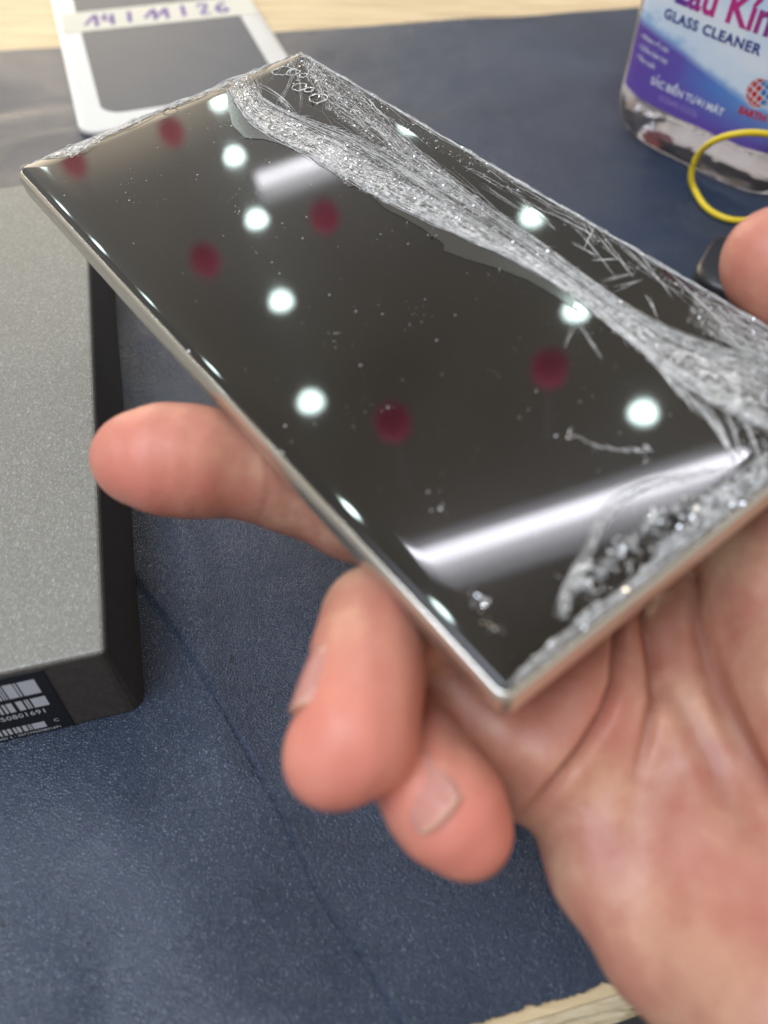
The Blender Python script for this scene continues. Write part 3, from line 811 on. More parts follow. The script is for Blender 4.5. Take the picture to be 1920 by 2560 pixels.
M_lo = [(492, 185), (505, 222), (545, 268), (600, 303), (680, 342), (745, 385), (830, 435), (930, 480), (1020, 520), (1110, 560), (1190, 608), (1270, 665), (1350, 730), (1430, 800), (1520, 860), (1600, 903), (1700, 945)]
M_mid = [(528, 165), (545, 205), (590, 242), (680, 285), (750, 320), (830, 370), (900, 410), (980, 450), (1060, 500), (1150, 550), (1230, 600), (1310, 655), (1390, 705), (1460, 745), (1530, 770), (1600, 795), (1700, 830)]
M_hi = [(545, 168), (565, 212), (620, 240), (690, 265), (760, 290), (830, 325), (900, 365), (1000, 410), (1080, 465), (1160, 520), (1240, 580), (1320, 640), (1400, 690), (1470, 722), (1540, 745), (1600, 765), (1700, 800)]
bandA = Band(M_lo, M_mid); bandB = Band(M_mid, M_hi)
strip('crushed_glass', bandA, pw1, 0.04, seed=1)
strip('crushed_glass', bandB, pw2, 0.05, seed=2)
S_lo = [(645, 135), (715, 205), (760, 232), (782, 255), (815, 290), (880, 350), (965, 415), (1040, 470)]
S_hi = [(662, 112), (732, 168), (777, 196), (800, 218), (833, 256), (900, 320), (985, 388), (1060, 460)]
S2 = Band([(652, 155), (710, 240), (755, 270), (800, 305), (870, 370), (960, 440)], [(675, 130), (738, 212), (778, 236), (818, 270), (890, 340), (985, 420)], 40)
bandS = Band(S_lo, S_hi); strip('crushed_glass', bandS, pw2, 0.07, seed=3)
R_lo = [(640, 128), (740, 190), (860, 275), (980, 350), (1100, 420), (1240, 500), (1360, 575), (1480, 640), (1600, 730), (1720, 800)]
R_hi = [(650, 108), (750, 160), (880, 238), (1000, 308), (1130, 385), (1260, 458), (1390, 530), (1520, 600), (1640, 672), (1760, 745)]
bandR = Band(R_lo, R_hi); strip('crushed_glass', bandR, pw3, 0.04, seed=4)
T_lo = [(42, 352), (90, 343), (150, 338), (185, 325), (215, 303), (260, 282), (310, 258), (370, 230), (430, 208), (490, 186), (530, 170), (600, 128)]
T_hi = [(36, 358), (90, 330), (150, 302), (190, 285), (230, 268), (270, 250), (320, 229), (380, 205), (440, 180), (500, 155), (560, 130), (630, 104)]
bandT = Band(T_lo, T_hi); strip('crushed_glass', bandT, pw1, 0.03, seed=5, rag=0.3)
# arc and lower right corner
Ar_lo = [(1580, 1000), (1480, 1015), (1390, 1035), (1325, 1070), (1285, 1120), (1262, 1180), (1235, 1230), (1205, 1290), (1200, 1335)]
Ar_hi = [(1590, 1015), (1500, 1035), (1420, 1055), (1350, 1085), (1310, 1130), (1285, 1190), (1262, 1240), (1235, 1290), (1225, 1340)]
bandAr = Band(Ar_lo, Ar_hi, 50); 
Bo_lo = [(1090, 1480), (1180, 1395), (1260, 1325), (1330, 1280), (1420, 1200), (1500, 1110), (1560, 1040), (1640, 985)]
Bo_hi = [(1100, 1490), (1200, 1412), (1290, 1345), (1380, 1275), (1470, 1205), (1570, 1130), (1650, 1065), (1730, 1000)]
bandBo = Band(Bo_lo, Bo_hi, 50); strip('crushed_glass', bandBo, pw1, 0.04, seed=7)
Cl = Band([(1235, 1240), (1290, 1200), (1340, 1165), (1400, 1120), (1470, 1080), (1550, 1030)], [(1260, 1330), (1330, 1270), (1400, 1210), (1470, 1160), (1540, 1110), (1610, 1060)], 40)
# right corner cloud
K = Band([(1480, 700), (1540, 730), (1600, 760), (1700, 800)], [(1500, 620), (1570, 660), (1640, 700), (1730, 750)], 30)
strip('crushed_glass', K, pw2, 0.06, seed=8)
K2 = Band([(1530, 860), (1580, 930), (1600, 1000)], [(1690, 880), (1720, 930), (1740, 990)], 30)
strip('crushed_glass', K2, pw3, 0.06, seed=9)

crumple(bandA, 0.20, 0.8, 3.6, seed=101)
crumple(bandB, 0.18, 0.4, 4.2, seed=102, nt=34, m=crump_thin)
crumple(bandS, 0.25, 1.2, 3.2, ns=300, nt=14, seed=103, m=crump_thin)
crumple(S2, 0.25, 1.2, 3.2, ns=260, nt=12, seed=104, m=crump_thin)
crumple(bandT, 0.30, 1.6, 4.0, ns=500, nt=12, seed=105, edge=0.5)
crumple(bandBo, 0.4, 1.4, 2.2, ns=260, nt=16, seed=106, edge=0.5, m=crump_spark)
crumple(K, 0.3, 0.5, 3.0, ns=160, nt=26, seed=107, m=crump_thin)
crumple(bandAr, 0.2, 0.4, 3.6, ns=260, nt=10, seed=108, edge=0.3, m=crump_thin)
for q_ in range(7):    # torn flakes standing in the corner
    x0, y0 = [(1250, 1250), (1300, 1215), (1345, 1170), (1400, 1130), (1430, 1165), (1500, 1090), (1570, 1045)][q_]
    crumple(Band([(x0-26, y0+6), (x0, y0-4), (x0+30, y0-20)], [(x0-14, y0+34), (x0+8, y0+26), (x0+36, y0+6)], 12), 0.55, 1.2, 1.4, ns=60, nt=24, seed=120+q_, edge=0.9, m=crump_spark)
fb = []
lowt = lambda r: min(1, abs(r.normal(0, 0.35)))
fb += fibres(bandA, 190, (0.014, 0.045), (0.05, 0.3), seed=1)
fb += fibres(bandA, 60, (0.02, 0.07), (0.1, 0.4), tdist=lambda r: abs(r.normal(0, 0.12)), seed=2)
fb += fibres(bandB, 130, (0.012, 0.035), (0.1, 0.45), seed=3, drift=0.35)
fb += fibres(bandS, 50, (0.015, 0.05), (0.1, 0.5), seed=4)
fb += fibres(S2, 24, (0.015, 0.05), (0.1, 0.5), seed=14)
fb += fibres(bandR, 110, (0.015, 0.05), (0.05, 0.3), tdist=lambda r: 1-abs(r.normal(0, 0.2)), seed=5)
fb += fibres(bandR, 60, (0.015, 0.05), (0.03, 0.12), seed=15, s_rng=(0.5, 1))
fb += fibres(bandT, 200, (0.02, 0.08), (0.06, 0.3), seed=6, lift=0.9, wob=0.15)
fb += fibres(bandAr, 46, (0.015, 0.05), (0.15, 0.6), seed=7, drift=0.5)
fb += fibres(bandBo, 60, (0.02, 0.06), (0.05, 0.25), seed=8)
fb += fibres(K, 70, (0.02, 0.05), (0.3, 0.8), seed=9)
# long streaks slanting from the upper rim into the main band
D1 = Band([(640, 215), (760, 300), (900, 395), (1040, 480), (1180, 575), (1300, 665)], [(690, 165), (800, 240), (930, 330), (1060, 440), (1200, 555), (1330, 650)], 60)
fb += fibres(D1, 40, (0.012, 0.035), (0.3, 0.8), seed=10, drift=0.5)
# fan of hair cracks below the band
r = np.random.default_rng(5)
def hair(p0, p1, n=1, spread=6, rad=0.03, seed=0, curve=0.0):
    rr = np.random.default_rng(seed); out = []
    for i in range(n):
        a = uv(p0[0]+rr.normal(0, spread), p0[1]+rr.normal(0, spread)); b = uv(p1[0]+rr.normal(0, spread*0.5), p1[1]+rr.normal(0, spread*0.5))
        k = 10; tt_ = np.linspace(0, 1, k)[:, None]; P = a*(1-tt_)+b*tt_
        nn_ = np.array([-(b-a)[1], (b-a)[0]]); P = P + nn_*(curve*np.sin(tt_*math.pi)) + rr.normal(0, 0.06, P.shape)
        P = clampuv(P); z = gz(P[:, 0], P[:, 1])+0.05
        out.append(tube(np.column_stack([P, z]), rad*rr.uniform(0.5, 1.3)*np.sin(np.linspace(0.2, 2.94, k)), 3))
    return out
for i, (a, b) in enumerate([((1420, 790), (1500, 890)), ((1440, 810), (1520, 900)), ((1470, 830), (1590, 1000)), ((1500, 850), (1590, 1005)), ((1530, 870), (1585, 1000)), ((1560, 885), (1600, 990)), ((1600, 900), (1640, 990)), ((1400, 770), (1470, 860))]):
    fb += hair(a, b, 4, 5, 0.05, 50+i, 0.03)
for i, (a, b) in enumerate([((1280, 565), (1330, 560)), ((1300, 605), (1375, 590)), ((1320, 628), (1385, 605)), ((1240, 480), (1330, 600)), ((1262, 478), (1290, 530)), ((1290, 500), (1370, 600)), ((1330, 520), (1440, 620)), ((1380, 545), (1450, 640)), ((1410, 650), (1420, 690)), ((1285, 480), (1260, 540)), ((1235, 525), (1300, 560)), ((1440, 580), (1560, 700)), ((1245, 700), (1220, 750)), ((1250, 700), (1300, 775)), ((1400, 640), (1415, 670)), ((1500, 640), (1600, 740)), ((1120, 430), (1200, 500)), ((1040, 400), (1130, 460))]):
    fb += hair(a, b, 3, 3.5, 0.038, 80+i)
for i, (a, b) in enumerate([((640, 110), (560, 190)), ((640, 112), (600, 230)), ((600, 130), (540, 160)), ((625, 120), (650, 240)), ((545, 150), (560, 230)), ((575, 140), (530, 190)), ((590, 200), (625, 235)), ((645, 115), (700, 240)), ((560, 180), (640, 245)), ((700, 200), (800, 290)), ((620, 235), (600, 205))]):
    fb += hair(a, b, 4, 7, 0.035, 300+i, 0.05)
for k in range(16):
    x0 = 1228 + k*11; y0 = 938 + 34*math.sin(min(1, k/9)*1.4)
    fb += hair((x0, y0), (x0+16, y0+3), 2, 3.5, 0.045, 200+k)
edgeT = Band([(40, 352), (150, 300), (300, 240), (480, 165), (636, 106)], [(34, 350), (150, 292), (300, 231), (480, 156), (640, 98)], 60)
fb += fibres(edgeT, 260, (0.02, 0.06), (0.02, 0.12), seed=40, lift=0.7, wob=0.5)
edgeR = Band([(645, 112), (760, 178), (900, 258), (1100, 375), (1300, 492), (1500, 608), (1700, 722)], [(652, 104), (765, 170), (905, 250), (1105, 367), (1305, 484), (1505, 600), (1705, 714)], 60)
fb += fibres(edgeR, 420, (0.02, 0.07), (0.01, 0.08), seed=41, lift=0.7, wob=0.5)
for k in range(150):     # short spurs running out of the crushed band
    sN = r.uniform(0.1, 1.0); tN = -0.02 if r.random() < 0.7 else 1.02
    bb = bandA if tN < 0 else bandB
    p0 = bb.p(np.array([sN]), np.array([tN]))[0]; dr = nrm(bb.p(np.array([min(1, sN+0.02)]), np.array([tN]))[0]-p0)
    nn_ = np.array([dr[1], -dr[0]])*(1 if tN < 0 else -1)
    if np.dot(nn_, bb.p(np.array([sN]), np.array([0.5]))[0]-p0)*(1 if True else 0) > 0: nn_ = -nn_
    L_ = r.uniform(0.5, 2.4); q = p0 + (dr*r.uniform(0.5, 1.0) + nn_*r.uniform(0.2, 0.7))*L_
    P = clampuv(p0 + (q-p0)*np.linspace(0, 1, 6)[:, None] + r.normal(0, 0.05, (6, 2)))
    fb.append(tube(np.column_stack([P, gz(P[:, 0], P[:, 1])+0.05]), 0.04*r.uniform(0.5, 1.4)*np.array([1, .9, .8, .6, .4, .15]), 3))
tv, tf = join(fb)
tag(mesh('glass_splinters', tv, tf, fib, phone, local=True, smooth=True), kind='stuff')

sh = []
sh += shards(bandA, 1500, (0.12, 0.5), seed=21, s_rng=(0, 0.55), flat=0.6, lift=0.4)
sh += shards(bandA, 600, (0.12, 0.4), seed=22, s_rng=(0.5, 1), flat=0.6)
sh += shards(S2, 260, (0.12, 0.5), seed=34, flat=0.6)
sh += shards(bandB, 500, (0.12, 0.5), seed=23, flat=0.6)
sh += shards(bandS, 400, (0.12, 0.5), seed=24, flat=0.6)
sh += shards(bandR, 500, (0.12, 0.45), seed=25, flat=0.6)
sh += shards(bandT, 800, (0.12, 0.45), seed=26, flat=0.6)
sh += shards(bandBo, 120, (0.12, 0.5), seed=27, flat=0.8)
sh += shards(bandAr, 130, (0.15, 0.5), seed=28, flat=0.8)
big = shards(Cl, 55, (0.3, 1.5), seed=29, flat=0.7, lift=0.6) + shards(bandBo, 50, (0.3, 1.0), seed=47, flat=0.8, lift=0.3) + shards(K2, 40, (0.3, 0.9), seed=48, flat=0.8)
sh += shards(Cl, 60, (0.1, 0.4), seed=49, flat=0.9, lift=0.5)
sh += shards(K, 150, (0.12, 0.4), seed=30, flat=0.7)
sh += shards(K2, 120, (0.15, 0.5), seed=31, flat=0.7)
r = np.random.default_rng(77)
def cluster(x, y, n, sp, size, flat=0.5):
    out = []
    for i in range(n):
        u_, v_2 = uv(x + r.normal(0, sp), y + r.normal(0, sp)); out.append(shard_at(u_, v_2, r.uniform(*size), r, flat, 0.02))
    return out
for x, y, n, sp, sz in [(1040, 1300, 12, 11, (0.2, 0.6)), (1075, 1358, 5, 8, (0.2, 0.6)), (1250, 1250, 14, 14, (0.3, 0.9)), (1330, 1180, 14, 15, (0.3, 0.8)), (1400, 1115, 8, 14, (0.4, 1.3)), (1245, 675, 14, 10, (0.2, 0.7)), (1230, 940, 4, 6, (0.2, 0.5)), (1400, 975, 8, 12, (0.2, 0.7)),
                        (935, 503, 9, 6, (0.15, 0.5)), (745, 390, 5, 4, (0.2, 0.5)), (785, 405, 7, 5, (0.2, 0.6)), (830, 435, 6, 5, (0.2, 0.5)), (515, 455, 8, 9, (0.1, 0.3)), (495, 260, 14, 16, (0.06, 0.2)), (730, 735, 9, 18, (0.08, 0.25)), (510, 200, 10, 8, (0.1, 0.4)), (545, 300, 3, 4, (0.1, 0.3)), (1085, 565, 8, 14, (0.1, 0.4)), (600, 980, 6, 5, (0.2, 0.5)), (940, 1090, 4, 14, (0.2, 0.4)), (645, 110, 25, 12, (0.2, 0.5)), (1010, 350, 10, 14, (0.1, 0.4)), (365, 780, 3, 5, (0.2, 0.5))]:
    sh += cluster(x, y, n, sp, sz)
for i in range(26):     # loose groups of crumbs
    gx_, gy_ = r.uniform(-PW/2+6, PW/2-10), r.uniform(-PL/2+10, PL/2-6)
    for k in range(r.integers(3, 10)):
        sh.append(shard_at(gx_+r.normal(0, 1.6), gy_+r.normal(0, 1.6), r.choice([0.08, 0.12, 0.2]), r, 0.6, 0.02))
for i in range(520):    # specks everywhere
    x, y = r.uniform(-PW/2+3, PW/2-3), r.uniform(-PL/2+3, PL/2-3)
    sh.append(shard_at(x, y, r.choice([0.06, 0.09, 0.13, 0.22], p=[.45, .3, .17, .08]), r, 0.5, 0.02))
tv, tf = join(sh)
tag(mesh('glass_chips', tv, tf, shd, phone, local=True, smooth=False), kind='stuff')
flk = mat('thin_glass_flake', (0.97, 0.98, 0.98), 0.1, 0.3, IOR=1.8, Alpha=0.5)
tv, tf = join(big); tag(mesh('glass_flakes', tv, tf, flk, phone, local=True, smooth=False), kind='stuff')
gl = []
for bnd, cnt, sd in ((bandA, 1500, 71), (bandB, 700, 72), (bandS, 420, 73), (S2, 260, 74), (bandR, 420, 75), (bandT, 650, 76), (edgeT, 260, 77), (edgeR, 420, 78), (K, 160, 79), (bandBo, 260, 80), (Cl, 160, 81)):
    gl += shards(bnd, cnt, (0.06, 0.24), seed=sd, flat=1.1, lift=0.35)
gl += shards(Cl, 45, (0.25, 0.7), seed=90, flat=0.7, lift=0.6) + shards(bandBo, 50, (0.2, 0.6), seed=91, flat=0.7, lift=0.5) + shards(bandA, 260, (0.12, 0.4), seed=92, s_rng=(0, 0.6), flat=0.5, lift=0.5) + shards(bandS, 110, (0.12, 0.4), seed=93, flat=0.5, lift=0.5)
for x, y, n, sp in [(1040, 1300, 5, 10), (1060, 1345, 3, 8), (1410, 1110, 5, 10), (745, 390, 3, 4), (787, 407, 4, 4), (830, 435, 3, 4), (935, 503, 4, 6), (550, 465, 2, 9), (640, 160, 10, 14), (690, 212, 6, 8)]:
    gl += cluster(x, y, n, sp, (0.2, 0.5), 0.4)
glint = mat('glass_crumb', (1.0, 1.0, 1.0), 0.07, 1.0)  # mirror-bright metal: tiny added chips stand in for glints on the crushed glass
tv, tf = join(gl); tag(mesh('glass_glints', tv, tf, glint, phone, local=True, smooth=False), kind='stuff')
# round flakes punched in the corner over the rear of the glass
ringp = []
for x, y, rd in [(610, 155, 2.3), (633, 158, 1.6), (648, 190, 1.9), (688, 215, 2.1), (655, 165, 1.0), (668, 196, 1.1)]:
    c_ = uv(x, y); a = np.linspace(0, 2*math.pi, 15, endpoint=False)
    rr = rd*(1+0.10*r.normal(0, 1, 15)); P = np.column_stack([c_[0]+rr*np.cos(a), c_[1]+rr*np.sin(a), 0.15+0.15*r.random(15)])
    ringp.append(tube(P, 0.05+0.11*r.random(15), 5, closed=True))
    ringp += [shard_at(P[j, 0], P[j, 1], r.uniform(0.2, 0.55), r, 0.7, 0.1) for j in range(0, 15, 2)]
tv, tf = join(ringp); mesh('glass_flakes', tv, tf, shd, phone, local=True, smooth=False)
# lifted glass layer beside the main crack
film_pts = [(489, 182), (492, 230), (501, 270), (530, 299), (568, 301), (605, 311), (655, 328), (689, 357), (743, 386), (751, 404), (775, 402), (830, 449), (914, 495), (959, 528), (959, 542), (1005, 560), (1080, 582), (1140, 606), (1200, 640), (1240, 668),
            (1240, 645), (1180, 603), (1100, 558), (1010, 518), (920, 478), (820, 433), (740, 385), (675, 342), (600, 305), (545, 270), (505, 225), (492, 195)]
P = np.array([uv(*p) for p in film_pts]); n0 = len(P)
Q = []
for i in range(n0):
    a, b = P[i], P[(i+1) % n0]
    for k in range(5): Q.append(a*(1-k/5)+b*k/5 + r.normal(0, 0.05, 2))
P = np.array(Q); n0 = len(P)
V = [(x, y, 0.012) for x, y in P] + [(x, y, 0.10) for x, y in P]
F = [tuple(range(n0)), tuple(range(n0, 2*n0))] + [(i, (i+1) % n0, n0+(i+1) % n0, n0+i) for i in range(n0)]
film = mat('lifted_glass', (0.045, 0.045, 0.042), 0.12, IOR=1.75)
fo = mesh('lifted_layer', V, F, film, phone, local=True, smooth=False)
bm = bmesh.new(); bm.from_mesh(fo.data); bmesh.ops.triangulate(bm, faces=[f for f in bm.faces if len(f.verts) > 4]); bmesh.ops.recalc_face_normals(bm, faces=bm.faces); bm.to_mesh(fo.data); bm.free()

# ------------------------------------------------------------------ the hand
def cs(x, y, d):
    s = 1920/1659
    return np.array([(x*s-960)/FPX*d, (y*s-1280)/FPX*d, d])
def smin(a, b, k):
    h = np.clip(0.5+0.5*(b-a)/k, 0, 1); return b*(1-h)+a*h - k*h*(1-h)
def cone(G, a, b, ra, rb):
    ab = b-a; L = np.linalg.norm(ab); t = np.clip(((G-a)@ab)/(L*L), 0, 1)
    c = a + t[..., None]*ab
    return np.linalg.norm(G-c, axis=-1) - (ra+(rb-ra)*t)
def chain(G, pts, k=2.0):
    d = None
    for (a, ra), (b, rb) in zip(pts[:-1], pts[1:]):
        q = cone(G, a, b, ra, rb); d = q if d is None else smin(d, q, k)
    return d
FING = {
 'index': [((292, 990, 136), 7.6), ((350, 992, 136), 9.2), ((430, 998, 137), 9.3), ((570, 1025, 140), 8.2), ((640, 1055, 142), 8.0), ((760, 1100, 143), 8.8), ((1000, 1200, 142), 9.5), ((1300, 1330, 142), 10)],
 'middle': [((715, 1642, 101), 6.2), ((765, 1590, 102), 7.8), ((792, 1470, 106), 7.3), ((798, 1405, 110.5), 7.5), ((815, 1340, 116.5), 7.8), ((890, 1360, 124), 8.2), ((1100, 1400, 132), 9), ((1350, 1430, 136), 10)],
 'ring': [((1015, 1805, 104), 5.4), ((982, 1762, 104), 6.9), ((945, 1715, 106), 7.1), ((900, 1640, 112), 7.2), ((868, 1590, 118), 7.0), ((930, 1540, 125), 8.0), ((1100, 1530, 130), 9), ((1300, 1480, 134), 10)],
 'pinky': [((925, 1440, 125), 6.2), ((1010, 1510, 124), 7.0), ((1100, 1590, 122), 7.5), ((1210, 1560, 125), 9.5)],
 'thumb': [((1672, 560, 133), 8.6), ((1720, 600, 133), 9.6), ((1880, 760, 131), 10), ((2080, 1000, 128), 10.5), ((2150, 1350, 126), 14), ((2050, 1700, 124), 20)],
}
PALM = [
 ([((1440, 1150, 145), 10.0), ((1490, 1330, 137), 10.0), ((1540, 1500, 129), 10.0)], 3.0),
 ([((1600, 1080, 142), 11.0), ((1600, 1280, 134), 12.0), ((1640, 1500, 126), 11.0)], 3.0),
 ([((1310, 1380, 130), 8.0), ((1235, 1520, 125), 9.5), ((1180, 1620, 122), 9.0), ((1150, 1690, 122), 6.5)], 2.0),
 ([((1400, 1380, 131), 6.0), ((1375, 1560, 125), 9.0), ((1300, 1760, 122), 10.0), ((1318, 1875, 118), 8.5), ((1440, 2035, 112), 9.0), ((1600, 2160, 105), 11)], 3.0),
 ([((1480, 1380, 130), 7.0), ((1500, 1600, 123), 9.0), ((1500, 1850, 118), 13.0), ((1600, 2060, 108), 13), ((1700, 2200, 100), 14)], 3.0),
 ([((1570, 1400, 130), 8.0), ((1640, 1700, 121), 12.0), ((1690, 1950, 113), 16.0), ((1800, 2200, 104), 18)], 3.0),
 ([((1640, 1050, 137), 9.0), ((1690, 1300, 127), 12.0), ((1780, 1520, 118), 15.0), ((1860, 1900, 112), 20.0), ((1950, 2250, 104), 20)], 2.0),
]
CREASES = [  # grooves on the palm: displayed points, depth of groove, radius
 ([(1330, 1320), (1338, 1390), (1335, 1470), (1312, 1540), (1270, 1610), (1215, 1680), (1160, 1740), (1118, 1776)], 2.6, 0.9),
 ([(1388, 1280), (1402, 1350), (1412, 1420), (1418, 1500), (1400, 1590), (1375, 1680)], 2.0, 1.0),
 ([(1490, 1240), (1505, 1330), (1530, 1440), (1570, 1540), (1620, 1640), (1680, 1735), (1730, 1830), (1770, 1920)], 2.0, 1.5),
 ([(1440, 1480), (1490, 1560), (1545, 1660), (1590, 1760), (1640, 1850)], 0.9, 2.2),
 ([(1375, 1680), (1365, 1760)], 0.3, 1.2),
]
def hand_sdf(G):
    d = None
    for cps, k in PALM:
        q = chain(G, [(cs(*p), r_) for p, r_ in cps], 4.0); d = q if d is None else smin(d, q, k)
    for nm, cps in FING.items():
        q = chain(G, [(cs(*p), r_) for p, r_ in cps], 3.0 if nm != 'thumb' else 4.0)
        d = smin(d, q, 1.2)
    return d
def surface_nets(lo, hi, h, fn):
    ax = [np.arange(lo[i], hi[i]+h, h) for i in range(3)]
    n = [len(a) for a in ax]
    S = np.empty(n, np.float32)
    YZ = np.stack(np.meshgrid(ax[1], ax[2], indexing='ij'), -1)
    CH = 12
    for i in range(0, n[0], CH):
        xs = ax[0][i:i+CH]
        G = np.empty((len(xs), n[1], n[2], 3)); G[..., 0] = xs[:, None, None]; G[..., 1:] = YZ[None]
        S[i:i+CH] = fn(G)
    ins = S < 0
    c = np.zeros([m-1 for m in n], int)
    for dx in (0, 1):
        for dy in (0, 1):
            for dz in (0, 1): c += ins[dx:n[0]-1+dx, dy:n[1]-1+dy, dz:n[2]-1+dz]
    act = (c > 0) & (c < 8)
    idx = -np.ones(act.shape, int); ids = np.argwhere(act); idx[act] = np.arange(len(ids))
    acc = np.zeros((len(ids), 3)); cnt = np.zeros(len(ids))
    I, J, K_ = ids.T
    corners = [(a, b, c2) for a in (0, 1) for b in (0, 1) for c2 in (0, 1)]
    for a in corners:
        for axn in range(3):
            if a[axn]: continue
            b = list(a); b[axn] = 1
            sa = S[I+a[0], J+a[1], K_+a[2]]; sb = S[I+b[0], J+b[1], K_+b[2]]
            m = (sa < 0) != (sb < 0); t = np.where(m, sa/(sa-sb+1e-12), 0)
            P = np.array(a, float)[None].repeat(len(ids), 0); P[:, axn] += t
            acc[m] += P[m]; cnt[m] += 1
    V = (ids + acc/cnt[:, None])*h + np.array(lo)
    F = []
    for axn in range(3):
        o1, o2 = [(1, 2), (2, 0), (0, 1)][axn]
        sl = [slice(1, -1)]*3; sl[axn] = slice(0, n[axn]-1)
        a = ins[tuple(sl)]; sl2 = list(sl); sl2[axn] = slice(1, n[axn]); b = ins[tuple(sl2)]
        e = np.argwhere(a != b); 
        off = np.array([1, 1, 1]); off[axn] = 0
        e = e + off
        flip = ins[e[:, 0], e[:, 1], e[:, 2]]
        q = []
        for d1_, d2_ in ((-1, -1), (0, -1), (0, 0), (-1, 0)):
            f = e.copy(); f[:, o1] += d1_; f[:, o2] += d2_; q.append(idx[f[:, 0], f[:, 1], f[:, 2]])
        q = np.stack(q, 1); q[~flip] = q[~flip][:, ::-1]; F.append(q)
    return V, np.vstack(F)
allp = [(cs(*p), r_) for c_ in list(FING.values()) for p, r_ in c_] + [(cs(*p), r_) for c_, _ in PALM for p, r_ in c_]
lo = np.min([p-r_ for p, r_ in allp], 0)-3; hi = np.max([p+r_ for p, r_ in allp], 0)+3
hi[1] = min(hi[1], 95)
HV, HF = surface_nets(lo, hi, 0.6, hand_sdf)
# smooth a little (laplacian) and get normals by finite difference
E_ = np.vstack([HF[:, [0, 1]], HF[:, [1, 2]], HF[:, [2, 3]], HF[:, [3, 0]]])
for _ in range(3):
    S_ = np.zeros_like(HV); Cn = np.zeros(len(HV))
    np.add.at(S_, E_[:, 0], HV[E_[:, 1]]); np.add.at(S_, E_[:, 1], HV[E_[:, 0]]); np.add.at(Cn, E_[:, 0], 1); np.add.at(Cn, E_[:, 1], 1)
    HV = HV*0.4 + 0.6*S_/Cn[:, None]
def vnormals(V, F):
    fn = np.cross(V[F[:, 2]]-V[F[:, 0]], V[F[:, 3]]-V[F[:, 1]]); N = np.zeros_like(V)
    for k in range(4): np.add.at(N, F[:, k], fn)
    return N/(np.linalg.norm(N, axis=1)[:, None]+1e-9)
HN = vnormals(HV, HF)
def disp_xy(P):
    s = 1659/1920
    return (P[:, 0]/P[:, 2]*FPX+960)*s, (P[:, 1]/P[:, 2]*FPX+1280)*s
dx_, dy_ = disp_xy(HV)
facing = np.clip(-(HN*HV).sum(1)/np.linalg.norm(HV, axis=1), 0, 1)
palmish = np.where(dx_ < 1130, np.clip((HV[:, 2]-111)/2, 0, 1), 1.0)*(HV[:, 2] < 140)
for pl_, dep, rad in CREASES:
    d_, _ = polydist(dx_, dy_, [np.array(p, float) for p in pl_])
    mmd = d_*HV[:, 2]/FPX*1920/1659
    y_end = pl_[-1][1]; dep = dep*np.clip((y_end+15-dy_)/130, 0, 1)
    HV = HV - HN*(dep*np.exp(-(mmd/rad)**2)*np.clip(facing*2, 0, 1)*palmish)[:, None]
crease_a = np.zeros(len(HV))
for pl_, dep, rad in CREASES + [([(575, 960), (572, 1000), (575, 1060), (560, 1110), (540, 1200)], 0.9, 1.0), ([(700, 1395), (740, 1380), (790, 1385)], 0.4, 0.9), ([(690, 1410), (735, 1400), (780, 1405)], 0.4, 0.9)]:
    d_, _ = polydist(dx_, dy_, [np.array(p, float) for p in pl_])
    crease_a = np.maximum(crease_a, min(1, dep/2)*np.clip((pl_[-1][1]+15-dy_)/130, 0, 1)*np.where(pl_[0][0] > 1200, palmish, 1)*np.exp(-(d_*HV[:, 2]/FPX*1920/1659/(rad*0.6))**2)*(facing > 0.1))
# pinkness attribute: finger pads and mound redder
pink_a = np.zeros(len(HV))
for key, c0, r0, w_ in (('index', (300, 1000, 130), 16, 0.9), ('middle', (760, 1620, 98), 17, 1.0), ('ring', (1030, 1800, 100), 13, 1.0), ('thumb', (1680, 560, 128), 14, 0.5), ('m', (1250, 1500, 118), 14, 0.5), ('w', (1550, 1950, 105), 16, 0.35), ('x', (1330, 1720, 112), 9, 0.2)):
    dd = np.linalg.norm(HV-cs(*c0), axis=1); pink_a = np.maximum(pink_a, w_*np.exp(-(dd/r0)**2))
HW = HV @ M.T + CO
skin = mat('skin', (0.62, 0.36, 0.27), 0.42, Subsurface_Weight=0.15, Subsurface_Scale=0.003)
n_, l_, b_ = nodes(skin)
b_.inputs['Subsurface Radius'].default_value = (1.0, 0.35, 0.2)
b_.inputs['Specular IOR Level'].default_value = 0.45
at_ = n_.new('ShaderNodeAttribute'); at_.attribute_name = 'pink'
v = texco(skin)
f1 = noise(skin, v, 90, 4, 0.6); f2 = noise(skin, v, 330, 3, 0.6)
base = ramp(skin, f1, [(0.34, (0.42, 0.17, 0.12)), (0.5, (0.47, 0.235, 0.16)), (0.66, (0.57, 0.34, 0.22))])
mxp = n_.new('ShaderNodeMixRGB'); mxp.inputs[2].default_value = (0.75, 0.245, 0.18, 1)
l_.new(mathn(skin, 'MULTIPLY', at_.outputs['Fac'], 0.92), mxp.inputs[0]); l_.new(base, mxp.inputs[1])
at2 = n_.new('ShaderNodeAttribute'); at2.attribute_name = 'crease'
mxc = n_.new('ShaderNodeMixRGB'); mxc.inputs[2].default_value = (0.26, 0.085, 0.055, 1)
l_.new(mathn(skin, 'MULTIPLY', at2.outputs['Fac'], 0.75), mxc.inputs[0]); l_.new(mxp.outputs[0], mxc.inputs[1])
l_.new(mxc.outputs[0], b_.inputs['Base Color'])
vl = texco(skin, 'Object', (1, 1, 1)); nl = noise(skin, vl, 1500, 4, 0.7)
vw = n_.new('ShaderNodeTexVoronoi'); vw.feature = 'DISTANCE_TO_EDGE'; vw.inputs['Scale'].default_value = 420
nd = n_.new('ShaderNodeTexNoise'); nd.inputs['Scale'].default_value = 260; l_.new(vl, nd.inputs['Vector'])
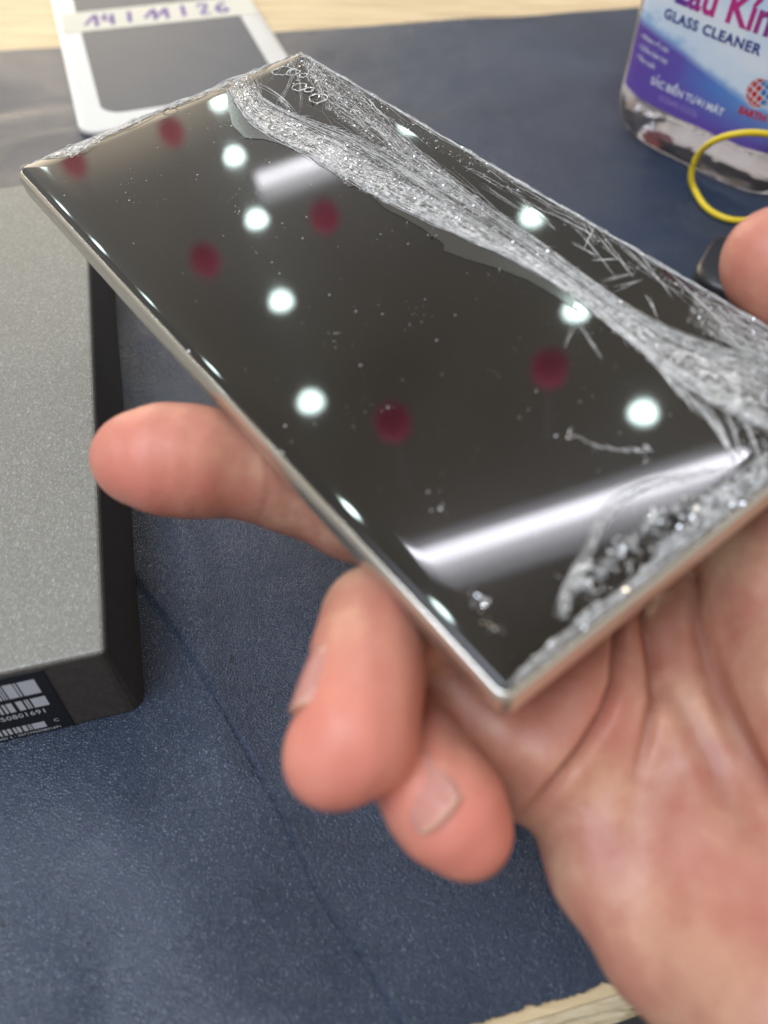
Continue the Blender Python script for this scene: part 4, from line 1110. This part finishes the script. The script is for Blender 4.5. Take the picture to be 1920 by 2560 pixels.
va = n_.new('ShaderNodeVectorMath'); va.operation = 'MULTIPLY_ADD'; va.inputs[1].default_value = (0.003, 0.003, 0.003)
l_.new(nd.outputs['Color'], va.inputs[0]); l_.new(vl, va.inputs[2]); l_.new(va.outputs[0], vw.inputs['Vector'])
ln = ramp(skin, vw.outputs['Distance'], [(0.0, (0, 0, 0)), (0.12, (1, 1, 1))])
wr_ = n_.new('ShaderNodeTexWave'); wr_.inputs['Scale'].default_value = 60; wr_.inputs['Distortion'].default_value = 6; wr_.inputs['Detail'].default_value = 3; l_.new(vl, wr_.inputs['Vector'])
lnb = bump(skin, ln, 0.12, 0.00015, bump(skin, wr_.outputs['Fac'], 0.15, 0.0006))
l_.new(bump(skin, nl, 0.3, 0.00018, bump(skin, f2, 0.2, 0.0006, lnb)), b_.inputs['Normal'])
hand = mesh('person', HW, HF, skin)
tag(hand, 'hand of a person reaching in from the lower right, palm up, gripping the shattered phone', 'person')
a_ = hand.data.attributes.new('pink', 'FLOAT', 'POINT'); a_.data.foreach_set('value', pink_a.astype(np.float32))
a_ = hand.data.attributes.new('crease', 'FLOAT', 'POINT'); a_.data.foreach_set('value', crease_a.astype(np.float32))
# nails: curved plates set into the finger tips
nailm = mat('nail', (0.60, 0.28, 0.22), 0.25, Subsurface_Weight=0.3, Subsurface_Scale=0.002)
n_, l_, b_ = nodes(nailm); b_.inputs['Coat Weight'].default_value = 0.3
tcn = n_.new('ShaderNodeUVMap'); sx_ = n_.new('ShaderNodeSeparateXYZ'); l_.new(tcn.outputs[0], sx_.inputs[0])
l_.new(ramp(nailm, sx_.outputs['X'], [(0.0, (0.62, 0.36, 0.30)), (0.20, (0.60, 0.27, 0.22)), (0.90, (0.60, 0.27, 0.22)), (0.95, (0.66, 0.38, 0.28))]), b_.inputs['Base Color'])
def nail(center, along, normal, R, length, width, name='fingernail'):
    """center on the finger axis (camera space); along: towards tip; normal: outwards; R finger radius"""
    al = nrm(along); no = nrm(np.asarray(normal) - al*np.dot(normal, al)); sd = np.cross(al, no)
    V = []; uvs = []; na, nb = 17, 17
    for i in range(na):
        s = i/(na-1)
        for j in range(nb):
            t = j/(nb-1)*2-1
            wv = width/2*(1-0.12*(1-s)**2-0.16*s**6)
            rootc = 1.2*(t*t) if True else 0
            l = (s-0.5)*length
            l = l + (1-s)**2*1.3*t*t - (s**2)*1.4*t*t
            ang = t*wv/(R+0.4)
            rr = R + 0.25 - 0.9*(abs(t)**6) - 1.0*(1-s)**6 - 0.15*s**6
            V.append(center + al*l + no*(rr*math.cos(ang)) + sd*(rr*math.sin(ang))); uvs.append((s, j/(nb-1)))
    nV = len(V)
    inn = [v_ - no*0.45 for v_ in V]
    F = [(i*nb+j, i*nb+j+1, (i+1)*nb+j+1, (i+1)*nb+j) for i in range(na-1) for j in range(nb-1)]
    # orientation
    a, b, c = V[F[0][0]], V[F[0][1]], V[F[0][2]]
    if np.dot(np.cross(b-a, c-b), no) < 0: F = [f[::-1] for f in F]
    F2 = [tuple(nV+i for i in f[::-1]) for f in F]
    rim = [j for j in range(nb)] + [i*nb+nb-1 for i in range(1, na)] + [(na-1)*nb+j for j in range(nb-2, -1, -1)] + [i*nb for i in range(na-2, 0, -1)]
    F3 = [(rim[k], rim[(k+1) % len(rim)], nV+rim[(k+1) % len(rim)], nV+rim[k]) for k in range(len(rim))]
    VV = np.array(V+inn) @ M.T + CO
    o = mesh(name, VV, F+F2+F3, nailm, hand)
    ul = o.data.uv_layers.new(name='UVMap'); uu = np.array(uvs+uvs)
    li = np.array([l.vertex_index for l in o.data.loops]); ul.data.foreach_set('uv', uu[li].ravel())
    return o
a, b = cs(900, 1640, 112), cs(1005, 1790, 104)
nail(cs(960, 1722, 106.0), b-a, np.array([-0.05, 0.0, -1.0]), 8.25, 11.5, 10.5)
a, b = cs(790, 1420, 108), cs(722, 1630, 101)
nail(cs(768, 1500, 104.8), b-a, np.array([-1.0, -0.1, -0.36]), 7.55, 11.0, 10.5)

# ------------------------------------------------------------------ lamps and lanterns overhead, seen mirrored in the screen
HC = 1950.0
wv = Rm[:, 2]
def ceil_pt(x, y, z=HC, tilt=0.0):
    wv = Rm[:, 2]*math.cos(tilt) - Rm[:, 0]*math.sin(tilt)
    r_ = ray(x, y); k = ((Tm-CO) @ wv)/(r_ @ wv); p = CO + r_*k
    q = r_ - 2*(r_ @ wv)*wv; return p + q*((z-p[2])/q[2])
def emis(name, col, s):
    m = mat(name, (0.0, 0.0, 0.0), 0.6); n, l, b = nodes(m)
    b.inputs['Emission Color'].default_value = (*col, 1); b.inputs['Emission Strength'].default_value = s; b.inputs['Specular IOR Level'].default_value = 0; return m
dlm = emis('downlight_glow', (0.80, 1.0, 0.95), 26.0); tbm = emis('tube_glow', (0.93, 0.92, 1.0), 17.0)
trim = mat('lamp_trim', (0.8, 0.8, 0.8), 0.4)
dls = [(72, 366, 'mirrored beside the left corner of the phone'), (475, 221, 'mirrored nearest the crushed glass at the top edge of the screen'), (507, 341, 'mirrored second from the top edge of the screen'), (555, 478, 'mirrored third from the top edge of the screen'),
       (608, 655, 'mirrored fourth from the top edge of the screen'), (672, 873, 'mirrored fifth from the top edge, lowest of its row'), (1150, 470, 'mirrored on the dark glass strip right of the main crack'), (1245, 675, 'mirrored at the lower edge of the main crack'),
       (1390, 895, 'mirrored lowest on the right half of the screen'), (885, 272, 'mirrored among the splinters in the upper right of the screen')]
dls += [(125, 452, 'smeared in the curved left edge, nearest the left corner'), (208, 535, 'smeared in the curved left edge, second from the left corner'), (306, 662, 'smeared in the curved left edge, third from the left corner'), (450, 810, 'smeared in the curved left edge above the index finger'), (763, 1105, 'smeared in the curved left edge above the middle finger'), (962, 1325, 'smeared in the curved edge nearest the bottom corner')]
for i, (x, y, w_) in enumerate(dls):
    tilt = 0.0
    if i >= 10:
        du = float(uv(x, y)[0] + PW/2); print('edge lamp', x, y, 'inset', round(du, 2)); tilt = 0.018*max(0.0, 6-max(du, 2.2))
    p = ceil_pt(x, y, HC, tilt)
    o = empty('ceiling_downlight', p, 'round downlight ' + w_, 'ceiling light', 'ceiling downlights mirrored in the screen')
    def cr(r_, z_): 
        t = np.linspace(0, 2*math.pi, 32, endpoint=False); return np.column_stack([p[0]+r_*np.cos(t), p[1]+r_*np.sin(t), np.full(32, p[2]+z_)])
    V, F = loft([cr(42*math.cos(q), -46*math.sin(q)) for q in np.linspace(1.5, 0, 9)] + [cr(40, 5)]); mesh('diffuser', V, F, dlm, o)
    V, F = loft([cr(43, 8), cr(43, -2), cr(50, -2), cr(52, 2), cr(52, 8)], False, False); mesh('trim_ring', V, F, trim, o, smooth=False)
def tube_lamp(a, b, label, rad=17, m=tbm):
    A, B = ceil_pt(*a), ceil_pt(*b); d = nrm(B-A); c = (A+B)/2
    o = empty('tube_light', c, label, 'tube light')
    V, F = tube(np.array([A, B]), rad, 16); mesh('tube', V, F, m, o)
    for e in (A, B):
        V, F = tube(np.array([e-d*12, e+d*12]), rad+4, 16); mesh('end_cap', V, F, trim, o)
    s = np.cross(d, [0, 0, 1.0])
    V = []
    for e in (A, B):
        for a1, z1 in ((-105, rad+25), (105, rad+25), (90, rad+60), (-90, rad+60)): V.append(e + s*a1 + np.array([0, 0, z1]))
    F = [(0, 1, 5, 4), (1, 2, 6, 5), (2, 3, 7, 6), (3, 0, 4, 7), (3, 2, 1, 0), (4, 5, 6, 7)]
    mesh('housing', V, F, trim, o, smooth=False)  # housing widened so its tube-lit white board mirrors as a soft haze
tube_lamp((838, 1234), (1620, 985), 'long white tube light mirrored as a bright diagonal bar low on the screen', 25)
tube_lamp((548, 392), (745, 322), 'shorter tube light mirrored as a soft bar near the top of the screen', 30, emis('dim_tube_glow', (0.95, 0.94, 1.0), 9.0))
lan = mat('red_lantern_paper', (0.5, 0.01, 0.05), 0.6); n_, l_, b_ = nodes(lan)
b_.inputs['Emission Color'].default_value = (0.75, 0.01, 0.13, 1); b_.inputs['Emission Strength'].default_value = 0.8
tas = mat('tassel', (0.42, 0.27, 0.30), 0.8)
for i, (x, y, w_) in enumerate([(157, 350, 'at the top left corner of the screen'), (368, 282, 'below the front camera hole'), (442, 562, 'left of the fourth downlight'), (700, 467, 'in the upper middle of the screen'), (848, 914, 'in the lower middle of the screen'), (1188, 796, 'right of centre, under the main crack')]):
    p = ceil_pt(x, y, 1650.0)
    o = empty('paper_lantern', p, 'dark red hanging lantern mirrored in the phone ' + w_, 'lantern', 'red lanterns mirrored in the screen')
    rings = [(14, -54), (34, -49), (48, -28), (53, 0), (48, 28), (34, 49), (14, 54)]
    def cr(r_, z_):
        t = np.linspace(0, 2*math.pi, 24, endpoint=False); return np.column_stack([p[0]+r_*np.cos(t), p[1]+r_*np.sin(t), np.full(24, p[2]+z_)])
    V, F = loft([cr(*q) for q in rings]); mesh('shade', V, F, lan, o)
    V, F = tube(np.array([p+[0, 0, -56], p+[0, 0, -75]]), 7, 8); mesh('tassel', V, F, tas, o)
    V, F = tube(np.array([p+[0, 0, 55], p+[0, 0, 150], p+[0, 0, 300]]), [3, 3, 3], 8); mesh('hanging_ribbon', V, F, tas, o)
print('verts', sum(len(o.data.vertices) for o in COL.objects if o.type == 'MESH'))
